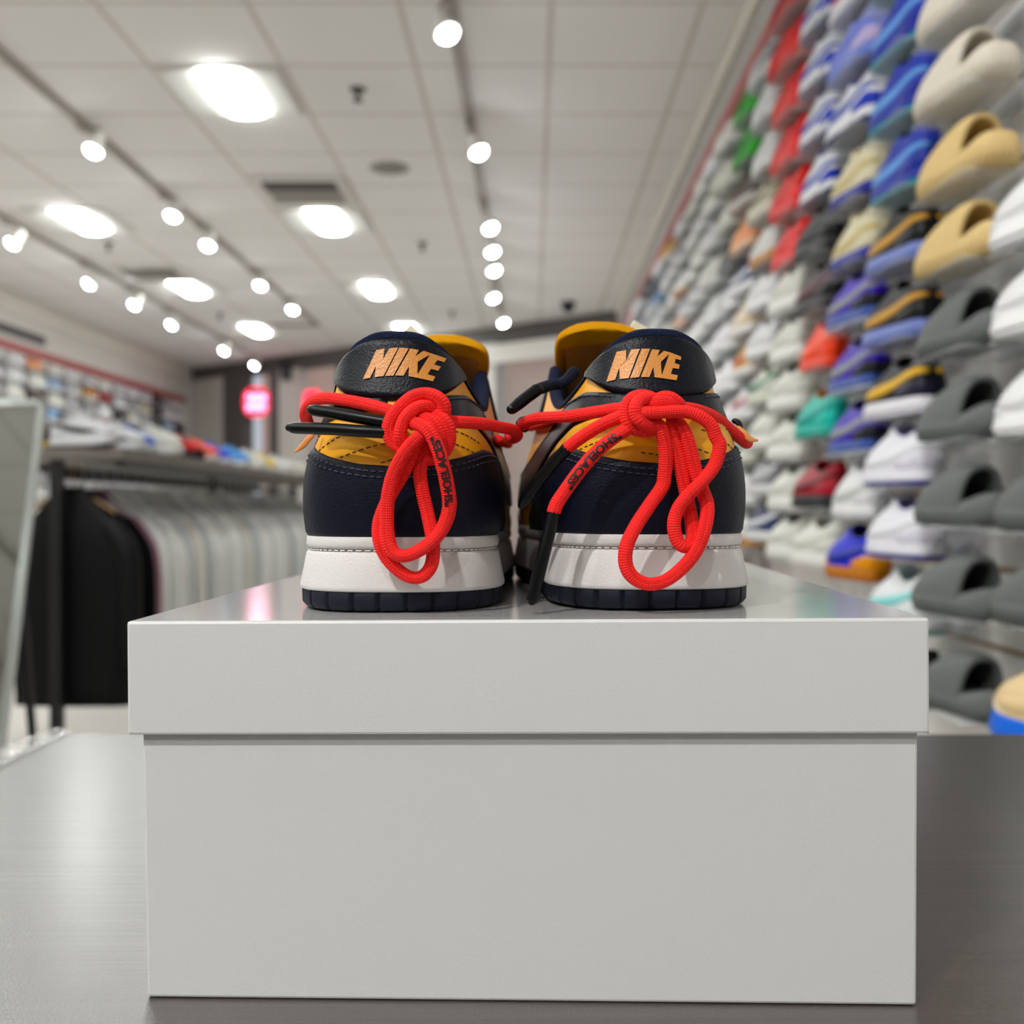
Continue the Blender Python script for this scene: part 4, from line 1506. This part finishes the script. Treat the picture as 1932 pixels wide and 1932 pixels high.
COLS = [
    (-1.1, [(495, 'low', W, 'white low sneaker'), (655, 'low', W, 'white low sneaker'), (832, 'mid', W, 'white mid-top sneaker'), (1000, 'slide', SL_G, 'dark grey foam slide'), (1165, 'slide', SL_G, 'dark grey foam slide'), (1378, 'chunky', CRB, 'cream and blue sneaker')]),
    (0, [(115, 'slide', SL_B, 'bone white foam slide'), (255, 'slide', SL_B, 'bone white foam slide'), (400, 'slide', SL_T, 'tan foam slide'), (545, 'slide', SL_T, 'tan foam slide'), (690, 'slide', SL_G, 'dark grey foam slide'), (842, 'slide', SL_G, 'dark grey foam slide'),
         (990, 'slide', SL_G, 'dark grey foam slide'), (1145, 'slide', SL_G, 'dark grey foam slide'), (1312, 'slide', SL_G, 'dark grey foam slide')]),
    (1, [(45, 'high', BLT, 'navy high-top with teal outsole'), (170, 'high', BLT, 'navy high-top with teal outsole'), (290, 'high', BLT, 'navy high-top with teal outsole'), (415, 'high', BLT, 'navy high-top with teal outsole'), (540, 'mid', BKG, 'black sneaker with gold side panel'),
         (670, 'mid', BKG, 'black sneaker with gold side panel'), (800, 'low', BKY, 'black low sneaker with yellow flash'), (920, 'mid', WPU, 'white mid-top with purple outsole'), (1045, 'mid', WPU, 'white mid-top with purple outsole'), (1170, 'mid', WTE, 'white mid-top with pale teal panel'), (1295, 'low', BLK, 'black low sneaker')]),
    (2, [(-15, 'mid', LIL, 'lilac mid-top sneaker'), (85, 'high', C('d8d4dc', 'b03048', 'e4e2e8', over='2c3c90', lin='28246c'), 'white and red high-top'), (190, 'mid', LIL, 'lilac mid-top sneaker'), (300, 'mid', WBL, 'white and royal blue mid-top'), (425, 'high', CRN, 'cream high-top on a navy sole'), (535, 'high', CRN, 'cream high-top on a navy sole'),
         (640, 'mid', PUG, 'purple and grey mid-top'), (755, 'mid', PUG, 'purple and grey mid-top'), (865, 'mid', PUG, 'purple and grey mid-top'), (975, 'high', C('ececee', 'c8ccc8', 'eeeef0', over='e2e2e6'), 'white high-top with grey panel'), (1085, 'mid', ROY, 'royal blue gum-soled sneaker')]),
    (3, [(15, 'high', WBL, 'white and royal blue high-top'), (115, 'high', WBL, 'white and royal blue high-top'), (215, 'high', WBL, 'white and royal blue high-top'), (312, 'high', WBL, 'white and royal blue high-top'), (415, 'high', WBL, 'white and royal blue high-top'), (512, 'mid', BLK, 'black mid-top sneaker'), (612, 'mid', C('34282c', '5c2c38', '3a3438', over='262024'), 'black and maroon mid-top'),
         (715, 'high', ORA, 'bright orange high-top'), (835, 'mid', TEA, 'teal and tan mid-top'), (958, 'low', MAR, 'maroon low sneaker'), (1066, 'chunky', WC, 'cream chunky sneaker')]),
    (4, [(-5, 'mid', RED, 'bright red sneaker'), (85, 'mid', C('b82434', '9a1c2c', 'c03040', over='c83040', lin='501018'), 'dark red mid-top sneaker'), (175, 'mid', RED, 'bright red sneaker'), (262, 'mid', RED, 'bright red sneaker'), (350, 'mid', RED, 'bright red sneaker'), (438, 'mid', RED, 'bright red sneaker'), (527, 'mid', RED, 'bright red sneaker'),
         (612, 'chunky', WC, 'off-white chunky sneaker'), (700, 'chunky', WC, 'off-white chunky sneaker'), (787, 'chunky', WC, 'off-white chunky sneaker'), (875, 'chunky', WC, 'off-white chunky sneaker'), (965, 'chunky', WC, 'off-white chunky sneaker'), (1052, 'chunky', WC, 'off-white chunky sneaker')]),
    (5, [(190, 'low', GRY, 'grey low sneaker'), (268, 'high', W, 'white high-top'), (355, 'high', W, 'white high-top'), (438, 'low', OLV, 'cream and olive low sneaker'), (522, 'mid', GUM, 'white mid-top on a gum sole'), (602, 'low', W, 'white low sneaker'), (688, 'low', W, 'white low sneaker'), (772, 'low', CGR, 'cream and green low sneaker'),
         (855, 'chunky', WC, 'off-white runner'), (935, 'low', GRY, 'grey low sneaker'), (1018, 'low', NVW, 'navy and white low sneaker')]),
    (6, [(262, 'high', GRN, 'bright green high-top'), (340, 'high', GRN, 'bright green high-top'), (418, 'low', C('3a2c28', '5c4438', 'c8c4bc', over='2c2420'), 'dark brown low sneaker'), (495, 'low', PEA, 'peach and cream low sneaker'), (572, 'low', NVW, 'navy and white low sneaker'), (648, 'low', C('e8d4b8', 'f0e4d0', 'e6e4e0', over='e2ccac'), 'pale peach low sneaker'),
         (722, 'low', MUS, 'mustard and red low sneaker'), (800, 'low', C('e6e6ea', 'b0485c', 'e6e4e4', over='c8c8d0'), 'white and burgundy low sneaker'), (878, 'low', CGR, 'cream and green low sneaker'), (952, 'low', W, 'white low sneaker'), (1028, 'low', GUM, 'white low sneaker on gum sole')]),
]
CN = {-1.1: 'nearest cut-off', 0: 'slide filled', 1: 'third', 2: 'fourth', 3: 'fifth', 4: 'sixth', 5: 'seventh', 6: 'eighth'}
for k_, items in COLS:
    zc = WALLZ0 + PITCH * k_
    zt = zc + .15
    for r_, (py, kind, cols, desc) in enumerate(items):
        z = CAMZ + (CY - py) * zt / F
        lab = '%s, %s down the %s column of the shoe wall' % (desc, ORD[r_], CN[k_])
        put(kind, cols, (XS + .012, zc - .145, z + .0005), .12 + random.uniform(-.03, .03), lab, 'footwear on the near shoe wall', 'slide' if kind == 'slide' else 'sneaker')
        shelf((XS, zc - .125, z), 0, 'acrylic shelf under %s, %s in the %s column' % (desc, ORD[r_], CN[k_]))

POOL = [(W, 'white'), (WC, 'off-white'), (GRY, 'grey'), (NVW, 'navy and white'), (PNK, 'pink'), (CGR, 'cream and green'), (BLK, 'black'), (GUM, 'white gum-soled'), (SKY, 'pale blue'), (MUS, 'mustard'),
        (C('ecebee', 'd04860', 'ececec', over='e0e0e4'), 'white and red'), (PEA, 'peach'), (C('e4e2e6', '7a7a88', 'e8e8ea', over='c4c4cc'), 'white and grey'), (TEA, 'teal'), (RED, 'red'), (C('d8d8dc', '30303a', 'e8e8e8', over='2c2c34'), 'black and white')]
WT = [9, 6, 5, 5, 2, 2, 4, 3, 2, 1.5, 4, 1.5, 6, 1, 2, 4]
FAR = ['upper', 'outsole', 'midsole', 'collar_lining', 'side_panel', 'heel_counter', 'toe_cap']
rnd = random.Random(21)
rowsY = [1.40 - .157 * i for i in range(12)]
ROWN = ['top', 'second', 'third', 'fourth', 'fifth', 'sixth', 'seventh', 'eighth', 'ninth', 'tenth', 'eleventh', 'lowest']
for r_, Y in enumerate(rowsY):
    o = MB().box(.735, .8995, 4.0, 8.2, CAMZ + Y - .004, CAMZ + Y - .0006).build('acrylic_ledge', MC['clear_acrylic'], smooth=False)
    tag(o, 'clear acrylic ledge along the far part of the near shoe wall, %s of the ledges' % ROWN[r_], 'shelf')
for k_ in range(7, 20):
    zc = WALLZ0 + PITCH * k_
    for r_, Y in enumerate(rowsY):
        if zc > 5.5 and rnd.random() < .30:
            continue
        cols, nm = rnd.choices(POOL, WT)[0]
        kind = rnd.choice(['low', 'low', 'mid', 'high', 'chunky'])
        if kind == 'high' and r_ == 0:
            kind = 'low'
        put(kind, cols, (XS + .01, zc - .145, CAMZ + Y), .12 + rnd.uniform(-.08, .08), '%s sneaker, %s ledge, %s far column of the near shoe wall' % (nm, ROWN[r_], ORD[k_ - 6]), 'footwear on the near shoe wall', parts=FAR)

# ------------------------------------------------------------------ opposite shoe wall
rl = [1.385 - .157 * i for i in range(9)]
for r_, Y in enumerate(rl):
    o = MB().box(XL + .0005, XL + .17, 9.3, 15.2, CAMZ + Y - .004, CAMZ + Y - .0006).build('acrylic_ledge', MC['clear_acrylic'], smooth=False)
    tag(o, 'clear acrylic ledge on the shoe wall behind the garment rack, %s ledge' % ROWN[r_], 'shelf')
special = {(3, 1): (SKY, 'pale blue'), (3, 3): (SKY, 'pale blue'), (5, 1): (MUS, 'mustard'), (5, 3): (MUS, 'mustard'), (6, 1): (MAR, 'maroon'), (6, 3): (MAR, 'maroon'), (7, 2): (BLK, 'black'), (1, 3): (GRY, 'grey'), (2, 2): (C('4a3c3c', '6a5048', '8a7a74'), 'brown'), (2, 0): (PEA, 'peach'),
           (9, 1): (OLV, 'cream'), (11, 2): (SKY, 'pale blue'), (11, 3): (SKY, 'pale blue'), (12, 2): (BLK, 'black'), (12, 3): (BLK, 'black'), (10, 1): (BLK, 'black')}
LPOOL = [(W, 'white'), (WC, 'off-white'), (GRY, 'grey'), (C('e4e2e6', '7a7a88', 'e8e8ea', over='c4c4cc'), 'white and grey'), (C('d8d8dc', '30303a', 'e8e8e8', over='2c2c34'), 'black and white'), (BLK, 'black')]
for k_ in range(13):
    for r_, Y in enumerate(rl):
        if r_ >= 7 and k_ > 9:
            continue
        cols, nm = special.get((k_, r_)) or rnd.choices(LPOOL, [8, 5, 2, 4, 1.2, .8])[0]
        kind = rnd.choice(['low', 'mid', 'high' if r_ else 'low', 'chunky'])
        put(kind, cols, (XL + .085, 9.55 + .43 * k_ + rnd.uniform(-.02, .02), CAMZ + Y), rnd.uniform(-.1, .1) - .1, '%s sneaker, %s ledge, %s along the shoe wall behind the garment rack' % (nm, ROWN[r_], ORD[k_].replace('top', 'first')), 'footwear on the opposite shoe wall', parts=FAR)

# ------------------------------------------------------------------ garment rack with shoe shelf
RK = .80
RX, RY0, RY1, RZ = -2.31 * RK, 5.15 * RK, 10.3 * RK, CAMZ + .30 * RK
M_GW = mat('weathered_shelf', '#6d6660', .5, vary=(8, .2))
rk = thing('garment_rack', 'long black garment rack with a grey shoe shelf on top', 'rack', (RX, RY0, 0))
MB().box(-.30, .27, -.03, RY1 - RY0, RZ - .045, RZ, .003).build('shelf_board', M_GW, rk, smooth=False)
MB().box(.235, .27, -.03, RY1 - RY0, RZ - .075, RZ - .046, .002).box(-.30, -.265, -.03, RY1 - RY0, RZ - .075, RZ - .046, .002).build('shelf_edge_bar', M_BLACK, rk, smooth=False)
MB().tube([(0, .02, RZ - .108), (0, RY1 - RY0 - .05, RZ - .108)], .015, 10, 1).build('rail', M_BLACK, rk)
for yy in (.0, 2.5 * RK, RY1 - RY0 - .04):
    MB().box(-.022, .022, yy - .022, yy + .022, .05, RZ - .046, .003).build('post', M_BLACK, rk, smooth=False)
    MB().box(-.28, .26, yy - .025, yy + .025, .0, .05, .004).build('foot', M_BLACK, rk, smooth=False)


def garment(y, hw, z1, z0, dep, seed, m, label, name='jacket', hm=None, x=RX + .02, cover=None):
    rg = random.Random(seed)
    y, hw, dep = y * RK, hw * RK, dep * RK
    z1, z0 = CAMZ + (z1 - CAMZ) * RK, CAMZ + (z0 - CAMZ) * RK
    t = thing(name, label, 'garment', (x, y, RZ - .108), rg.uniform(-.05, .05), 'garments hanging on the rack')
    ph = [rg.uniform(0, 6) for _ in range(4)]
    nn, nz = 40, 16
    vs, fs = [], []
    H = z1 - z0
    top = z1 - RZ + .108
    for j in range(nz + 1):
        q = j / nz
        zz = top - H * (q ** 1.35)
        dd = top - zz
        w = hw * ((.18 + .82 * (dd / .22) ** .85) if dd < .22 else 1 + .03 * math.sin(dd * 6 + ph[0]))
        d = dep * (.35 + .65 * min(1, dd / .2))
        for i in range(nn):
            a = 2 * PI * i / nn
            f = 1 + .10 * min(1, dd / .3) * math.sin(5 * a + ph[1]) + .07 * min(1, dd / .5) * math.sin(9 * a + ph[2] + dd * 1.5)
            vs.append((w * math.copysign(abs(math.cos(a)) ** .75, math.cos(a)) * (1 + .012 * math.sin(7 * a + ph[3])), d * math.copysign(abs(math.sin(a)) ** .9, math.sin(a)) * f, zz))
    for j in range(nz):
        for i in range(nn):
            fs.append((j * nn + i, (j + 1) * nn + i, (j + 1) * nn + (i + 1) % nn, j * nn + (i + 1) % nn))
    fs.append(tuple(range(nn)))
    fs.append(tuple(nz * nn + i for i in range(nn))[::-1])
    mk('body', vs, fs, m, t)
    # sleeves hang outside the body
    for s in (-1, 1):
        L = H * rg.uniform(.68, .8)
        pts = [(s * hw * .66, 0, top - .16), (s * hw * .96, -.012, top - .27), (s * hw * 1.05, -.02, top - .27 - L * .35), (s * hw * 1.04, -.025, top - .2 - L * .75)]
        v2, f2, _ = tube_geo(pts, [.052, .052, .045, .04], 10, 5, .55)
        mk('sleeve', v2, f2, m, t)
    hk = MB().tube([(0, 0, top - .02), (0, 0, .035), (.0, .006, .045), (.016, .002, .05), (.03, 0, .036), (.03, 0, .016)], .003, 6, 4)
    hk.tube([(-hw * .75, 0, top - .10), (0, 0, top - .015), (hw * .75, 0, top - .10)], .007, 6, 4)
    hk.build('hanger', hm or M_STEEL, t)
    return t


M_BJ = mat('black_jacket', '#050506', .85, spec=.1, bump=(40, .4, 'noise'))
M_BJ2 = mat('black_nylon', '#060608', .5, spec=.2, bump=(25, .5, 'noise'))
M_PKJ = mat('plum_fabric', '#8a5a70', .5)
GT = CAMZ + .115
garment(5.26, .29, GT, .17, .045, 1, M_BJ2, 'glossy black jacket at the near end of the garment rack', hm=mat('wood_hanger', '#a8825c', .5))
garment(5.40, .30, GT - .01, .15, .045, 2, M_BJ, 'matte black jacket second from the near end of the rack')
garment(5.53, .29, GT - .01, .2, .04, 3, M_PKJ, 'plum coloured jacket between the black and the white garments')
tone = ['#eceeed', '#dfe1e0', '#f2f2ef', '#cdd2d4', '#e6e2da', '#c2c9cc', '#f4f4f2']
yy = 5.66
for i in range(28):
    m = mat('pale_cover_%d' % (i % 7), tone[i % 7], .3, bump=(18, .5, 'noise'), coat=.4)
    garment(yy, .285 + .012 * math.sin(i * 1.7), GT + .012 * math.sin(i * 2.3), .22 + .05 * math.sin(i * 1.3), .046, 10 + i, m,
            'pale garment in a plastic cover, %s white one along the rack' % (['first', 'second', 'third', 'fourth', 'fifth', 'sixth', 'seventh', 'eighth', 'ninth', 'tenth', 'eleventh', 'twelfth', 'thirteenth', 'fourteenth', 'fifteenth', 'sixteenth', 'seventeenth',
                                                                              'eighteenth', 'nineteenth', 'twentieth', 'twenty-first', 'twenty-second', 'twenty-third', 'twenty-fourth', 'twenty-fifth', 'twenty-sixth', 'twenty-seventh', 'last'][i]), name='covered_garment')
    yy += .156
    if abs(yy - 7.65) < .1:
        yy = 7.77

TOPS = [(128, 'chunky', C('e6e6ea', '1c1c20', 'e8e8ec', out='18181a', over='e0e0e4', lin='202024'), 'white and black chunky sneaker', -2.2), (168, 'high', C('d8d8dc', '202024', 'e4e4e6', over='1c1c20', lin='161618'), 'black and white high-top', -2.25), (195, 'low', C('e0e0e2', '303038', 'e6e6e8', over='c4c4c8'), 'white and charcoal low sneaker', -2.2), (222, 'mid', C('3c78c0', 'e4e6ea', 'e6e8ec', over='4a8cd8', lin='20406c'), 'blue and white mid-top', -2.2),
        (270, 'chunky', WC, 'cream chunky sneaker', -2.15), (312, 'mid', C('14141a', '2c3a90', '1c1c22', over='20203a'), 'black mid-top with navy panels', -2.2), (345, 'low', C('c8403c', '1a1a1c', '2a2a2c', over='242426'), 'black and red low sneaker', -2.2), (370, 'low', C('f09080', 'f4b8a8', 'ece0da', over='f08878'), 'coral low sneaker', -2.2), (402, 'mid', C('2a56d0', '4a70e0', 'e0e4ee', over='3462d8', lin='1c3890'), 'royal blue mid-top', -2.2), (432, 'low', C('78b0e4', 'b8d4f0', 'e4e8ee', over='88bcec'), 'sky blue low sneaker', -2.2),
        (462, 'low', C('e6e2d8', 'd0ccc0', 'ece8e0'), 'ivory low sneaker', -2.2), (488, 'mid', C('e2c62a', 'd8d8d4', 'e8e6e0', over='e8d040'), 'yellow and white mid-top', -2.2), (512, 'mid', W, 'white mid-top', -2.2), (538, 'low', C('d6d4c8', 'b8b49c', 'dcd8cc'), 'stone grey low sneaker', -2.2), (188, 'high', C('1c1c1e', 'd8b41c', '28282a', over='d8b41c', lin='101010'), 'black and yellow high-top at the back edge', -2.52), (160, 'high', BLK, 'black high-top at the back edge', -2.52)]
for (px, kind, cols, desc, x), d in zip(TOPS, [5.22, 5.42, 5.62, 5.82, 6.05, 6.3, 6.6, 6.9, 7.25, 7.65, 8.1, 8.55, 9.05, 9.6, 5.9, 6.2]):
    put(kind, cols, (x * RK - .13 - (.12 if d in (5.9, 6.2) else 0), d * RK, RZ + .0006), -PI / 2 - .28 + random.uniform(-.04, .04), desc + ' on top of the garment rack shelf', 'sneakers on the rack shelf')

# ------------------------------------------------------------------ leaning mirror
mz0 = Vector((0, 2.436, 0.0))
mtop = Vector((0, 2.80, CAMZ + .29))
mv = (mtop - mz0)
ML = mv.length
lean = math.atan2(mv.y, mv.z)
mr = thing('floor_mirror', 'tall frameless floor mirror leaning back before the garment rack', 'mirror', (-1.595, 2.436, 0))
mr.rotation_euler = (-lean, 0, 0)
MB().box(-.307, .307, 0, .006, .02, ML, .002).build('glass', M_MIRROR, mr, smooth=False)
fr = MB()
for (a, b, c, d) in ((-.310, -.290, .018, ML + .003), (.290, .310, .018, ML + .003)):
    fr.box(a, b, -.003, .012, c, d, .002)
fr.box(-.310, .310, -.003, .012, ML - .017, ML + .003, .002).box(-.310, .310, -.003, .012, .018, .04, .002)
fr.build('bevelled_edge', mat('edge_glass', '#c4cac8', .15, .6), mr, smooth=False)
MB().box(-.29, .29, .013, .022, .03, ML - .02).build('backing_board', M_DGREY, mr, smooth=False)
MB().tube([(-.25, .025, ML * .8), (-.27, .025 + .42, .115)], .012, 8, 1).tube([(.25, .025, ML * .8), (.27, .025 + .42, .115)], .012, 8, 1).build('easel_leg', M_BLACK, mr)
# shop walls behind the camera seen in the mirror carry a dark display
dk = MB().box(-4.6, -.4, YB + .001, YB + .35, 0, 1.3, .01).build('back_display_cabinet', mat('cabinet_charcoal', '#3b3937', .5), smooth=False)
tag(dk, 'low charcoal display cabinet against the wall behind the camera', 'cabinet')
